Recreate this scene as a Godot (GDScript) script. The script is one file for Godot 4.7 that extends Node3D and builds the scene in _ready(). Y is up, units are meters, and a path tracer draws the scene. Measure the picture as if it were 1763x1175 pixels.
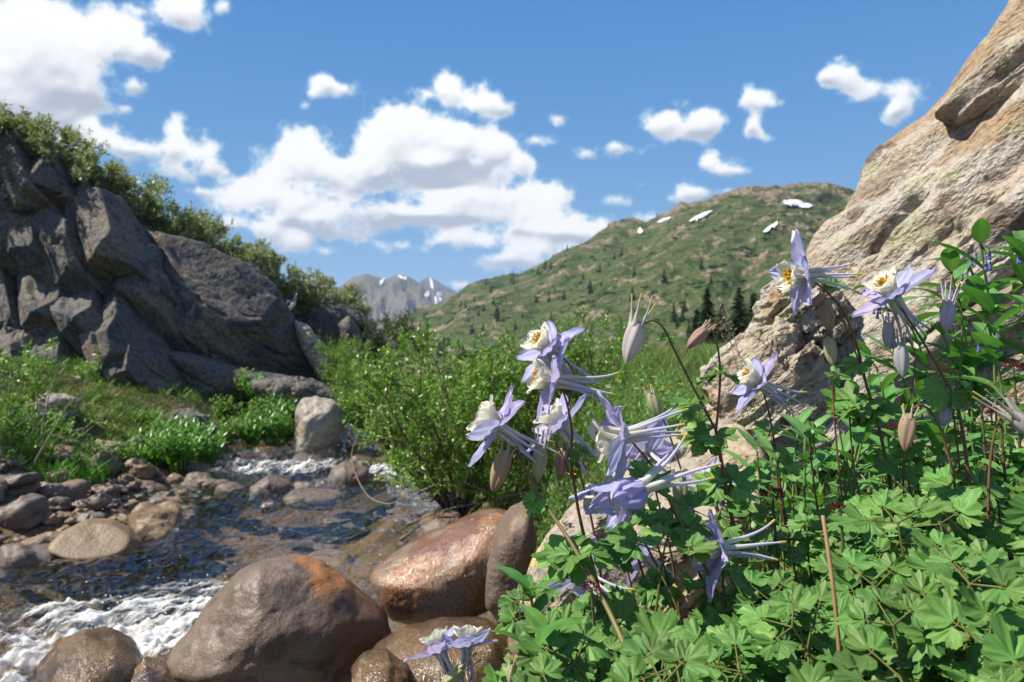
extends Node3D
# Alpine stream with columbines. Camera at the origin of x/z, 1.2 m above the pool; -z looks up the valley.
const F := 1260.0            # focal length in photograph pixels (1763 x 1175)
const EYE := Vector3(0, 1.2, 0)
const SUN := Vector3(-0.60, 0.79, 0.04)
var rng := RandomNumberGenerator.new()
var n1 := FastNoiseLite.new()     # fbm
var n2 := FastNoiseLite.new()     # ridged
var n3 := FastNoiseLite.new()     # plain
var M := {}
var names := {}
var t0 := 0

class MB:
	var v := PackedVector3Array()
	var c := PackedColorArray()
	var uv := PackedVector2Array()
	var i := PackedInt32Array()
	func add(p: Vector3, col: Color = Color.WHITE) -> int:
		v.append(p); c.append(col)
		return v.size() - 1
	func tri(a: int, b: int, d: int) -> void:
		i.append(a); i.append(b); i.append(d)
	func quad(a: int, b: int, d: int, e: int) -> void:   # clockwise seen from the front
		i.append(a); i.append(b); i.append(d); i.append(a); i.append(d); i.append(e)
	func grid(first: int, nu: int, nv: int) -> void:     # rows of nu points
		for r in nv - 1:
			for k in nu - 1:
				var a := first + r * nu + k
				quad(a, a + 1, a + nu + 1, a + nu)
	func join(o: MB, t: Transform3D, tint: Color = Color.WHITE) -> void:
		var base := v.size()
		for p in o.v: v.append(t * p)
		for q in o.c: c.append(q * tint)
		for k in o.i: i.append(base + k)
	func normals() -> PackedVector3Array:
		var n := PackedVector3Array(); n.resize(v.size())
		for k in range(0, i.size(), 3):
			var a := i[k]; var b := i[k + 1]; var d := i[k + 2]
			var f := (v[d] - v[a]).cross(v[b] - v[a])
			n[a] += f; n[b] += f; n[d] += f
		for k in n.size(): n[k] = n[k].normalized() if n[k].length_squared() > 1e-20 else Vector3.UP
		return n
	func mesh(smooth := true) -> ArrayMesh:
		var a := []; a.resize(Mesh.ARRAY_MAX)
		a[Mesh.ARRAY_VERTEX] = v; a[Mesh.ARRAY_COLOR] = c; a[Mesh.ARRAY_INDEX] = i
		if smooth: a[Mesh.ARRAY_NORMAL] = normals()
		if uv.size() == v.size(): a[Mesh.ARRAY_TEX_UV] = uv
		var m := ArrayMesh.new(); m.add_surface_from_arrays(Mesh.PRIMITIVE_TRIANGLES, a)
		return m

func W(px: float, py: float, d: float) -> Vector3:
	return EYE + Vector3((px - 881.5) / F * d, -(py - 587.5) / F * d, -d)
func P(w: Vector3) -> Vector2:
	return Vector2(881.5 + (w.x - EYE.x) / -w.z * F, 587.5 - (w.y - EYE.y) / -w.z * F)
func L(r: float, g: float, b: float, a := 1.0) -> Color: return Color(r, g, b, a)      # linear colour for vertices
func S(r: float, g: float, b: float) -> Color: return Color(r, g, b).linear_to_srgb()  # linear colour for albedo_color
func rr(a: float, b: float) -> float: return rng.randf_range(a, b)
func numbered(s: String) -> String:
	var k: int = names.get(s, 0); names[s] = k + 1
	return s if k == 0 else "%s_%03d" % [s, k]
func part(called: String, m: Mesh, mat: Material, parent: Node3D, t := Transform3D()) -> MeshInstance3D:
	var o := MeshInstance3D.new(); o.name = called; o.mesh = m; o.material_override = mat; o.transform = t
	parent.add_child(o, true)
	return o
func tag(o: Node3D, label: String, category := "", group := "", kind := "") -> Node3D:
	if label: o.set_meta("label", label)
	if category: o.set_meta("category", category)
	if group: o.set_meta("group", group)
	if kind: o.set_meta("kind", kind)
	return o
func solo(called: String, m: Mesh, mat: Material, t := Transform3D()) -> MeshInstance3D:
	var o := MeshInstance3D.new(); o.name = numbered(called); o.mesh = m; o.material_override = mat; o.transform = t
	add_child(o)
	return o
func thing(called: String, at: Vector3, turn := 0.0) -> Node3D:
	var o := Node3D.new(); o.name = numbered(called); add_child(o); o.position = at; o.rotation.y = turn
	return o
func copy(o: Node3D, at: Vector3, turn: float, size: float) -> Node3D:
	var r: Node3D = o.duplicate(); r.name = numbered(String(o.name).rstrip("_0123456789")); add_child(r)
	r.position = at; r.rotation = Vector3(0, turn, 0); r.scale = Vector3.ONE * size
	return r
func frame(y: Vector3, hint: Vector3) -> Basis:          # basis whose y runs along y
	y = y.normalized()
	var x := hint.cross(y)
	if x.length() < 1e-4: x = Vector3.RIGHT.cross(y)
	if x.length() < 1e-4: x = Vector3.FORWARD.cross(y)
	x = x.normalized()
	return Basis(x, y, x.cross(y))
func interp(t: Array, x: float, k := 1) -> float:        # piecewise linear through rows [x, y1, y2 ...]
	if x <= t[0][0]: return t[0][k]
	for j in range(1, t.size()):
		if x <= t[j][0]:
			return lerpf(t[j - 1][k], t[j][k], (x - t[j - 1][0]) / (t[j][0] - t[j - 1][0]))
	return t[-1][k]
func sm(a: float, b: float, x: float) -> float: return smoothstep(a, b, x)
func tube(mb: MB, pts: Array, rad: Array, col: Array, sides := 6) -> void:   # swept round tube, closed at the tip
	var n := pts.size()
	var x := Vector3.ZERO
	var first := mb.v.size()
	for k in n:
		var d: Vector3 = (pts[mini(k + 1, n - 1)] - pts[maxi(k - 1, 0)]).normalized()
		if k == 0:
			x = d.cross(Vector3.UP) if absf(d.y) < 0.9 else d.cross(Vector3.RIGHT)
		x = (x - d * x.dot(d)).normalized()
		var y := d.cross(x)
		for s in sides:
			var a := TAU * s / sides
			mb.add(pts[k] + (x * cos(a) + y * sin(a)) * float(rad[mini(k, rad.size() - 1)]), col[mini(k, col.size() - 1)])
	for k in n - 1:
		for s in sides:
			var a := first + k * sides + s
			var b := first + k * sides + (s + 1) % sides
			mb.quad(a, b, b + sides, a + sides)
	var e := mb.add(pts[n - 1], col[-1])
	for s in sides: mb.tri(first + (n - 1) * sides + s, first + (n - 1) * sides + (s + 1) % sides, e)
func curve(pts: Array, steps: int) -> Array:             # Catmull-Rom through points
	var out := []
	var n := pts.size()
	for k in n - 1:
		for s in steps:
			out.append(pts[k].cubic_interpolate(pts[k + 1], pts[maxi(k - 1, 0)], pts[mini(k + 2, n - 1)], float(s) / steps))
	out.append(pts[n - 1])
	return out
func stage(s: String) -> void:
	print("%s %.1f s" % [s, (Time.get_ticks_msec() - t0) / 1000.0])

func _ready() -> void:
	t0 = Time.get_ticks_msec()
	rng.seed = 7
	n1.seed = 11; n1.noise_type = FastNoiseLite.TYPE_SIMPLEX_SMOOTH; n1.fractal_type = FastNoiseLite.FRACTAL_FBM; n1.fractal_octaves = 5; n1.frequency = 1.0
	n2.seed = 23; n2.noise_type = FastNoiseLite.TYPE_SIMPLEX_SMOOTH; n2.fractal_type = FastNoiseLite.FRACTAL_RIDGED; n2.fractal_octaves = 4; n2.frequency = 1.0
	n3.seed = 5; n3.noise_type = FastNoiseLite.TYPE_SIMPLEX_SMOOTH; n3.fractal_type = FastNoiseLite.FRACTAL_NONE; n3.frequency = 1.0
	make_camera(); make_sky(); stage("sky")
	make_materials(); stage("materials")
	make_ground(); make_hills(); stage("terrain")
	make_water(); stage("water")
	make_rocks(); stage("rocks")
	make_shrubs(); stage("shrubs")
	make_bank_plants(); stage("bank")
	make_flowers(); stage("flowers")

func make_camera() -> void:
	var cam := Camera3D.new(); cam.name = "camera"; add_child(cam)
	cam.position = EYE
	var at := CameraAttributesPhysical.new()
	at.frustum_focal_length = 12.0 / (587.5 / F)        # 24 mm high sensor
	at.frustum_focus_distance = 0.86
	at.frustum_near = 0.02
	at.frustum_far = 20000.0
	at.exposure_aperture = at.frustum_focal_length / 2.5   # an aperture 2.5 mm wide
	cam.attributes = at
	cam.current = true

# ---------------------------------------------------------------- sky
func make_sky() -> void:
	var env := Environment.new()
	env.tonemap_mode = Environment.TONE_MAPPER_LINEAR
	env.tonemap_exposure = 1.85
	env.background_mode = Environment.BG_SKY
	env.sdfgi_enabled = true; env.ssao_enabled = true; env.ssil_enabled = true
	env.fog_enabled = true
	env.fog_density = 0.00011
	env.fog_light_color = Color(0.80, 0.88, 1.0)
	var sky := Sky.new(); var pm := PanoramaSkyMaterial.new()
	pm.panorama = ImageTexture.create_from_image(sky_image())
	sky.sky_material = pm; env.sky = sky
	env.background_energy_multiplier = 0.605
	var we := WorldEnvironment.new(); we.name = "world_environment"; we.environment = env; add_child(we)
	var sun := DirectionalLight3D.new(); sun.name = "sun"; add_child(sun)
	sun.look_at_from_position(Vector3.ZERO, -SUN, Vector3.BACK)
	sun.light_energy = 1.6; sun.light_angular_distance = 0.5; sun.light_color = Color(1.0, 0.965, 0.90)
	sun.shadow_enabled = true
# clouds: [x, y, half width, half height] in photograph pixels, turned into directions
const CLOUDS := [
	[680, 222, 78, 64, -0.5], [640, 262, 54, 58, -0.5], [735, 240, 92, 66, -0.4], [805, 246, 90, 58, -0.3], [862, 262, 50, 44, -0.2], [905, 285, 32, 26, -0.3],
	[520, 250, 56, 42, -0.5], [490, 275, 58, 50, -0.5], [555, 280, 66, 40, -0.3], [455, 318, 56, 42, -0.5], [600, 312, 110, 44, 0.0], [720, 300, 130, 36, 0.7], [790, 298, 110, 30, 0.9], [840, 326, 105, 44, -0.2], [955, 335, 62, 38, -0.4],
	[415, 342, 66, 42, -0.5], [520, 352, 100, 40, -0.3], [540, 388, 90, 24, 0.7], [455, 385, 50, 26, 0.0], [640, 372, 110, 34, 0.3], [780, 355, 120, 40, -0.3], [760, 378, 110, 24, 0.5], [905, 366, 100, 46, -0.4], [990, 390, 70, 38, -0.4], [1030, 404, 44, 26, -0.3], [930, 404, 110, 20, 0.5], [585, 405, 60, 18, 0.3],
	[690, 424, 60, 15, -0.3], [800, 408, 100, 26, -0.3], [905, 430, 120, 28, -0.2], [860, 450, 96, 17, 0.1], [950, 455, 66, 13, 0.2],
	[770, 142, 32, 38, -0.5], [800, 168, 62, 34, -0.3], [850, 184, 54, 24, -0.1], [733, 166, 26, 15, -0.2],
	[556, 140, 34, 23, -0.3], [590, 156, 34, 22, 0.0], [524, 182, 18, 12], [545, 160, 26, 14],
	[165, 236, 56, 32, -0.3], [225, 256, 62, 27, 0.1], [300, 232, 30, 40, -0.5], [290, 265, 62, 32, -0.1], [352, 266, 44, 38, -0.3], [310, 298, 66, 22, 0.1], [378, 296, 34, 26, 0.2],
	[40, 50, 120, 90, -0.2], [140, 70, 120, 70, -0.3], [220, 50, 86, 60, -0.4], [320, 14, 76, 40, -0.3], [250, 90, 46, 28, -0.2], [60, 150, 130, 80, 0.2], [130, 150, 86, 64, 0.0], [30, 200, 100, 50, 0.5], [110, 212, 70, 34, 0.3], [235, 147, 30, 18, -0.2], [216, 188, 16, 10], [-60, 120, 130, 110, 0.0], [380, 12, 20, 18],
	[500, 412, 60, 27, -0.2], [455, 402, 40, 22], [400, 385, 44, 20], [565, 432, 34, 12], [350, 330, 46, 12], [165, 285, 30, 10],
	[1178, 218, 72, 40, -0.1], [1135, 213, 48, 28, -0.1], [1215, 213, 38, 32, 0.0], [1305, 178, 52, 22, 0.0], [1290, 163, 19, 19, -0.3], [1342, 179, 26, 14], [1298, 218, 27, 27], [1315, 236, 18, 17],
	[1068, 254, 44, 17], [1003, 266, 26, 12], [926, 243, 34, 15], [962, 206, 22, 12], [1240, 294, 56, 21], [1216, 278, 29, 20, -0.3], [1272, 296, 36, 13], [1192, 334, 52, 21], [1150, 345, 38, 14], [1132, 376, 44, 16], [1060, 346, 40, 11], [1105, 320, 14, 9], [1245, 330, 32, 10],
	[1455, 132, 56, 31, -0.2], [1500, 156, 62, 28, 0.0], [1556, 156, 43, 34, 0.0], [1550, 190, 36, 24, 0.2], [1425, 128, 28, 17],
	[840, 497, 32, 13, -0.2], [790, 493, 19, 11], [884, 481, 30, 12], [655, 384, 24, 12]]

func sky_field(w: int, az0: float, az1: float, el0: float, el1: float, blobs: Array) -> Image:
	# w columns per full turn; rows run from el1 down to el0
	var px := TAU / w
	var nx := int(round((az1 - az0) / px)); var ny := int(round((el1 - el0) / px))
	var fs := PackedFloat32Array(); fs.resize(nx * ny)
	var bs := PackedFloat32Array(); bs.resize(nx * ny)
	for b in blobs:
		var weight := clampf(b[3] * F / 27.0, 0.5, 1.0)
		var k0 := maxi(0, int((b[0] - b[2] - az0) / px)); var k1 := mini(nx - 1, int((b[0] + b[2] - az0) / px) + 1)
		var r0 := maxi(0, int((el1 - b[1] - b[3]) / px)); var r1 := mini(ny - 1, int((el1 - b[1] + b[3]) / px) + 1)
		for r in range(r0, r1 + 1):
			var dy: float = (b[1] - (el1 - (r + 0.5) * px)) / b[3]
			for k in range(k0, k1 + 1):
				var dx: float = (az0 + (k + 0.5) * px - b[0]) / b[2]
				var e := 1.0 - dx * dx - dy * dy
				if e > 0.0:
					e *= e * weight
					fs[r * nx + k] += e
					bs[r * nx + k] += e * (dy + b[4])
	var hs := PackedFloat32Array(); hs.resize(nx * ny)      # where there is cloud
	var ls := PackedFloat32Array(); ls.resize(nx * ny)      # its lumps
	var fn := FastNoiseLite.new(); fn.seed = 31; fn.noise_type = FastNoiseLite.TYPE_SIMPLEX_SMOOTH; fn.fractal_type = FastNoiseLite.FRACTAL_FBM; fn.fractal_octaves = 7; fn.fractal_gain = 0.68; fn.frequency = 13.0
	var bn := FastNoiseLite.new(); bn.seed = 77; bn.noise_type = FastNoiseLite.TYPE_CELLULAR; bn.cellular_return_type = FastNoiseLite.RETURN_DISTANCE; bn.fractal_type = FastNoiseLite.FRACTAL_FBM; bn.fractal_octaves = 3; bn.fractal_gain = 0.55; bn.frequency = 20.0
	bn.domain_warp_enabled = true; bn.domain_warp_amplitude = 0.03; bn.domain_warp_frequency = 18.0
	var gn := FastNoiseLite.new(); gn.seed = 9; gn.noise_type = FastNoiseLite.TYPE_SIMPLEX_SMOOTH; gn.fractal_type = FastNoiseLite.FRACTAL_FBM; gn.fractal_octaves = 3; gn.frequency = 9.0
	for r in ny:
		var el := el1 - (r + 0.5) * px
		for k in nx:
			var f := fs[r * nx + k]
			if f <= 0.0:
				hs[r * nx + k] = -1.0
				continue
			var az := az0 + (k + 0.5) * px
			var a := fn.get_noise_2d(az, el * 1.15)
			var c := bn.get_noise_2d(az, el * 1.1)
			hs[r * nx + k] = minf(f, 1.5) * 0.95 - 0.24 + a * 0.92 - (c + 0.55) * 0.26
			ls[r * nx + k] = minf(f, 1.5) * 0.9 - (c + 0.5) * 0.75 + gn.get_noise_2d(az, el) * 0.7
	var im := Image.create(nx, ny, false, Image.FORMAT_RGB8)
	var step := maxi(1, w / 820)
	for r in ny:
		var el := el1 - (r + 0.5) * px
		var t := clampf(sin(maxf(el, 0.0)) / 0.5, 0.0, 1.6)
		var up := pow(clampf(t, 0.0, 1.0), 0.62)
		var top := Color(0.225, 0.485, 0.76) if t < 1.0 else Color(0.225, 0.485, 0.76).lerp(Color(0.17, 0.40, 0.69), (t - 1.0) / 0.6)
		var blue := Color(0.60, 0.775, 0.895).lerp(top, up)
		for k in nx:
			var q := r * nx + k
			var h := hs[q]
			if h <= -0.14:
				im.set_pixel(k, r, blue)
				continue
			var alpha := sm(-0.14, 0.52, h)
			var ha := ls[maxi(r - step, 0) * nx + k]; var hb := ls[mini(r + step, ny - 1) * nx + k]
			var hl := ls[r * nx + maxi(k - step, 0)]; var hr := ls[r * nx + mini(k + step, nx - 1)]
			var gy := clampf((hb - ha) * 1.3, -1, 1); var gx := clampf((hr - hl) * 1.3, -1, 1)
			var low := bs[q] / maxf(fs[q], 0.02) + gn.get_noise_2d(az0 + k * px + 3.0, el * 1.5) * 0.35          # positive under the belly of a cloud
			var lit := 0.76 + 0.34 * gy + 0.15 * gx - 0.62 * sm(-0.05, 0.55, low) * sm(0.15, 0.9, h) + 0.12 * sm(0.0, -0.4, low)
			var col := Color(0.685, 0.72, 0.78).lerp(Color(0.985, 0.985, 0.985), sm(0.15, 0.92, clampf(lit, 0.0, 1.0)))
			im.set_pixel(k, r, blue.lerp(col, alpha))
	return im

func sky_image() -> Image:
	var blobs := []
	for b in CLOUDS:
		var x: float = (b[0] - 881.5) / F; var y: float = -(b[1] - 587.5) / F
		var az := atan(x); var c := cos(az)
		blobs.append([az, atan(y * c), b[2] / F * c * c * 1.08, b[3] / F * c * 1.1, b[4] if b.size() > 4 else 0.0])
	# the same fair-weather cumulus all round the rest of the sky
	var rg := RandomNumberGenerator.new(); rg.seed = 4
	for k in 130:
		var az := rg.randf_range(-PI, PI)
		var el := asin(rg.randf_range(0.06, 0.98))
		var size := rg.randf_range(0.03, 0.13)
		if absf(az) < 0.78 and el < 0.56: continue
		for j in rg.randi_range(4, 9):
			var ex := rg.randf_range(-1.6, 1.6) * size; var ey := absf(rg.randf_range(0.0, 0.9)) * size * (1.2 - absf(ex) / size * 0.5)
			var s := size * rg.randf_range(0.35, 0.8)
			blobs.append([az + ex / maxf(cos(el), 0.2), minf(el + ey, 1.5), s / maxf(cos(el), 0.2), s * 0.75, 0.0])
	var im := Image.create(4096, 2048, false, Image.FORMAT_RGB8)
	im.fill(Color(0.42, 0.43, 0.36))
	var rest := sky_field(1024, -PI, PI, 0.0, PI / 2, blobs)
	rest.resize(4096, 1024, Image.INTERPOLATE_CUBIC)
	im.blit_rect(rest, Rect2i(0, 0, 4096, 1024), Vector2i.ZERO)
	var px := TAU / 4096
	var k0 := 2048 - 460; var r1 := 1024; var rows := 340
	var near := sky_field(4096, (k0 - 2048) * px, (k0 - 2048 + 920) * px, 0.0, rows * px, blobs)
	im.blit_rect(near, Rect2i(0, 0, 920, rows), Vector2i(k0, r1 - rows))
	var turned := Image.create(4096, 2048, false, Image.FORMAT_RGB8)     # -z lies at the edge of a panorama
	turned.blit_rect(im, Rect2i(2048, 0, 2048, 2048), Vector2i.ZERO)
	turned.blit_rect(im, Rect2i(0, 0, 2048, 2048), Vector2i(2048, 0))
	return turned
# ---------------------------------------------------------------- materials
func noise_tex(seed_: int, freq: float, oct: int, ramp: Array, kind := FastNoiseLite.FRACTAL_FBM, size := 512, type := FastNoiseLite.TYPE_SIMPLEX_SMOOTH) -> NoiseTexture2D:
	var n := FastNoiseLite.new(); n.seed = seed_; n.frequency = freq; n.fractal_type = kind; n.fractal_octaves = oct; n.noise_type = type; n.fractal_gain = 0.6
	var t := NoiseTexture2D.new(); t.width = size; t.height = size; t.seamless = true; t.noise = n; t.normalize = true; t.generate_mipmaps = false
	if ramp:
		var g := Gradient.new(); g.offsets = PackedFloat32Array(ramp.map(func(a): return a[0])); g.colors = PackedColorArray(ramp.map(func(a): return a[1] if a[1] is Color else Color(a[1], a[1], a[1])))
		t.color_ramp = g
	return t
func rock_mat(called: String, grain: Texture2D, relief: Texture2D, scale: float, bump: float, rough: float, spec := 0.5) -> StandardMaterial3D:
	var m := StandardMaterial3D.new(); m.resource_name = called
	m.vertex_color_use_as_albedo = true
	m.albedo_texture = grain; m.heightmap_enabled = bump > 0; m.heightmap_texture = relief; m.heightmap_scale = bump
	m.uv1_triplanar = true; m.uv1_world_triplanar = true; m.uv1_scale = Vector3.ONE * scale; m.uv1_triplanar_sharpness = 3.0
	m.roughness = rough; m.metallic_specular = spec
	M[called] = m
	return m
func leaf_mat(called: String, tint: Color, rough: float, through: float, spec := 0.5) -> StandardMaterial3D:
	var m := StandardMaterial3D.new(); m.resource_name = called
	m.vertex_color_use_as_albedo = true; m.albedo_color = tint; m.roughness = rough; m.metallic_specular = spec
	m.backlight_enabled = through > 0; m.backlight = S(through, through, through) if called == "petal" else S(through * 0.9, through, through * 0.4)
	m.cull_mode = BaseMaterial3D.CULL_DISABLED
	M[called] = m
	return m
func make_materials() -> void:
	var speck := noise_tex(3, 0.045, 5, [[0.0, 0.45], [0.35, 0.72], [0.5, 0.86], [0.7, 0.95], [1.0, 1.0]])
	var bumps := noise_tex(8, 0.02, 6, [])
	var gneiss := noise_tex(14, 0.03, 6, [[0.0, Color(0.42, 0.36, 0.31)], [0.28, Color(0.74, 0.70, 0.65)], [0.5, Color(0.93, 0.91, 0.88)], [0.66, Color(0.86, 0.82, 0.77)], [0.8, Color(1, 1, 1)], [1.0, Color(1, 1, 1)]])
	rock_mat("rock_near", gneiss, bumps, 5.0, 0.35, 0.75)
	var gm := rock_mat("rock_gneiss", gneiss, bumps, 1.0, 1.1, 0.72); gm.uv1_world_triplanar = false; gm.uv1_scale = Vector3(3.0, 5.5, 4.0)
	rock_mat("rock_grey", speck, bumps, 0.8, 1.6, 0.85, 0.35)
	rock_mat("rock_damp", speck, bumps, 6.0, 0.22, 0.48, 0.45)
	rock_mat("rock_river", speck, bumps, 4.0, 0.22, 0.6)
	rock_mat("rock_wet", speck, noise_tex(61, 0.09, 4, []), 3.0, 0.42, 0.15, 0.6)
	rock_mat("soil", speck, bumps, 1.5, 2.5, 0.95, 0.2)
	rock_mat("hill", noise_tex(41, 0.03, 6, [[0.0, 0.35], [0.35, 0.7], [0.6, 0.92], [1.0, 1.0]]), bumps, 0.03, 60.0, 0.95, 0.1)
	var snow := StandardMaterial3D.new(); snow.albedo_color = S(0.58, 0.60, 0.63); snow.roughness = 0.7; M.snow = snow
	var water := StandardMaterial3D.new(); water.transparency = BaseMaterial3D.TRANSPARENCY_ALPHA; water.albedo_color = Color(0.10, 0.11, 0.10, 0.10); water.roughness = 0.07; water.metallic_specular = 0.5; M.water = water
	var foam := StandardMaterial3D.new(); foam.transparency = BaseMaterial3D.TRANSPARENCY_ALPHA; foam.albedo_color = S(0.86, 0.88, 0.88); foam.roughness = 0.4; foam.vertex_color_use_as_albedo = true; M.foam = foam
	leaf_mat("willow", Color.WHITE, 0.42, 0.7)
	leaf_mat("bush", Color.WHITE, 0.36, 0.7)
	leaf_mat("grass", Color.WHITE, 0.5, 0.5, 0.35)
	leaf_mat("columbine_leaf", Color.WHITE, 0.5, 0.72, 0.4)
	leaf_mat("lance_leaf", Color.WHITE, 0.45, 0.7, 0.45)
	leaf_mat("petal", Color.WHITE, 0.6, 0.85, 0.3)
	leaf_mat("stem", Color.WHITE, 0.5, 0.0, 0.4)
	leaf_mat("bark", Color.WHITE, 0.8, 0.0, 0.3)
	leaf_mat("needle", Color.WHITE, 0.7, 0.15, 0.3)

# ---------------------------------------------------------------- ground
const BANKS := [[0.0, -4.0, 0.0, -0.12], [2.0, -3.3, 0.0, -0.12], [2.6, -3.1, -0.02, -0.05], [3.3, -2.95, -0.15, 0.0], [4.1, -2.9, -0.58, 0.0], [4.6, -2.45, -0.62, 0.0], [5.8, -2.7, -0.8, 0.01], [6.4, -2.8, -0.85, 0.03], [6.9, -2.85, -0.95, 0.13], [8.5, -2.5, -1.1, 0.2], [10.0, -2.4, -1.4, 0.3], [14.0, -2.7, -1.8, 0.5], [24.0, -4.0, -3.0, 0.9], [60.0, -10.0, -9.0, 1.0]]
const RIDGE := [[0.0, 3.6], [6.5, 3.3], [8.0, 2.9], [9.0, 2.45], [10.5, 2.05], [13.0, 1.7], [16.0, 1.25], [25.0, 1.0], [60.0, 0.5]]
func ground_y(x: float, d: float) -> float:
	if d > 62.0 or absf(x) > 60.0: return -6.0 - 0.02 * minf(d, 400.0)
	var l := interp(BANKS, d, 1); var r := interp(BANKS, d, 2); var wl := interp(BANKS, d, 3)
	var y := 0.0
	if x < l:
		var s := l - x
		y = wl - 0.14 + 0.20 * sm(0.0, 0.35, s) + 0.42 * sm(0.4, 1.5, s) + 0.3 * sm(1.4, 2.4, s) * sm(5.0, 7.0, d)
		y = lerpf(y, interp(RIDGE, d), sm(3.3, 4.8, s) * sm(7.6, 9.4, d))
		y += 0.12 * maxf(0.0, s - 3.6) * sm(7.6, 9.4, d)
	elif x > r:
		var s := x - r
		var near := 0.73 - 0.11 * sm(0.8, 1.25, d) + 0.20 * clampf(x, 0.0, 1.6)
		var far := 0.62 + 0.22 * sm(5.0, 9.0, d) + 0.07 * clampf(x, -1.0, 4.0)
		y = lerpf(near, far, sm(1.6, 3.2, d))
		y = lerpf(wl - 0.18, y, sm(-0.05, lerpf(lerpf(0.12, 0.4, sm(0.9, 1.6, d)), 1.2, sm(2.0, 4.0, d)), s))
	else:
		var s := minf(x - l, r - x)
		y = wl - 0.14 - 0.22 * sm(0.0, 0.45, s)
	y -= 3.0 * sm(14.0, 60.0, d)
	y += n1.get_noise_2d(x * 0.9, d * 0.9) * 0.07 * sm(0.3, 2.0, d) + n3.get_noise_2d(x * 6.0, d * 6.0) * 0.012
	return lerpf(y, -6.0 - 0.02 * d, sm(45.0, 62.0, maxf(d, absf(x))))
func ground_at(x: float, z: float) -> Vector3: return Vector3(x, ground_y(x, -z), z)
func make_ground() -> void:
	var xs := []; var zs := []
	var x := -7.5
	while x < 4.5: xs.append(x); x += 0.085
	var e := 0.12
	while x < 6000.0: xs.append(x); x += e; e *= 1.17
	x = -7.5 - 0.12; e = 0.12
	while x > -6000.0: xs.push_front(x); x -= e; e *= 1.17
	var d := -2.0
	while d < 13.0: zs.append(d); d += 0.085
	e = 0.1
	while d < 7000.0: zs.append(d); d += e; e *= 1.12
	zs.push_front(-30.0); zs.push_front(-3000.0)
	var mb := MB.new()
	for dd in zs:
		for xx in xs:
			var y := ground_y(xx, dd)
			var l := interp(BANKS, dd, 1); var r := interp(BANKS, dd, 2)
			var n := n1.get_noise_2d(xx * 1.3 + 9.0, dd * 1.3)
			var col := L(0.13, 0.095, 0.06).lerp(L(0.20, 0.15, 0.10), clampf(n + 0.5, 0, 1))
			if xx > l and xx < r: col = L(0.21, 0.14, 0.075).lerp(L(0.10, 0.075, 0.05), sm(-0.25, 0.25, n))
			var green := sm(0.5, 1.2, l - xx) * sm(3.6, 4.6, dd) if xx < l else sm(0.2, 0.8, xx - r)
			col = col.lerp(L(0.075, 0.11, 0.03).lerp(L(0.13, 0.12, 0.055), sm(-0.2, 0.5, n3.get_noise_2d(xx * 2.1, dd * 2.1))), green * 0.85)
			mb.add(Vector3(xx, y, -dd), col)
	mb.grid(0, xs.size(), zs.size())
	tag(solo("ground", mb.mesh(), M.soil), "brown and green earth of the stream banks and meadow", "ground", "", "structure")

# ---------------------------------------------------------------- hills
const HILL := [[560, 640, 1040], [640, 606, 1000], [720, 566, 950], [800, 523, 900], [870, 490, 860], [960, 456, 800], [1060, 407, 740], [1095, 396, 720], [1120, 392, 700], [1152, 378, 680], [1175, 366, 680], [1215, 360, 660], [1260, 352, 650], [1330, 345, 640], [1390, 333, 630], [1440, 331, 620], [1480, 335, 610], [1600, 330, 600], [1763, 320, 590], [2200, 300, 560]]
var hill_pts := PackedVector3Array()
var hill_nu := 620
var hill_nv := 290
func hill_point(u: float, v: float) -> Vector3:
	var px := lerpf(560, 2200, u)
	var py := interp(HILL, px, 1); var d := interp(HILL, px, 2)
	var top := W(px, py, d)
	if v < 0.0:
		return top + Vector3(40.0 * -v, -300.0 * v * v - 60.0 * -v, -300.0 * -v) / 0.3 * 1.0
	var bot := W(lerpf(px, 1000.0, 0.10), 668.0, d * 0.24)
	var p := top.lerp(bot, v)
	p.y += sin(v * PI) * -d * 0.012 + d * 0.035 * sm(0.0, 0.25, v) * (1.0 - v)
	return p
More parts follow.
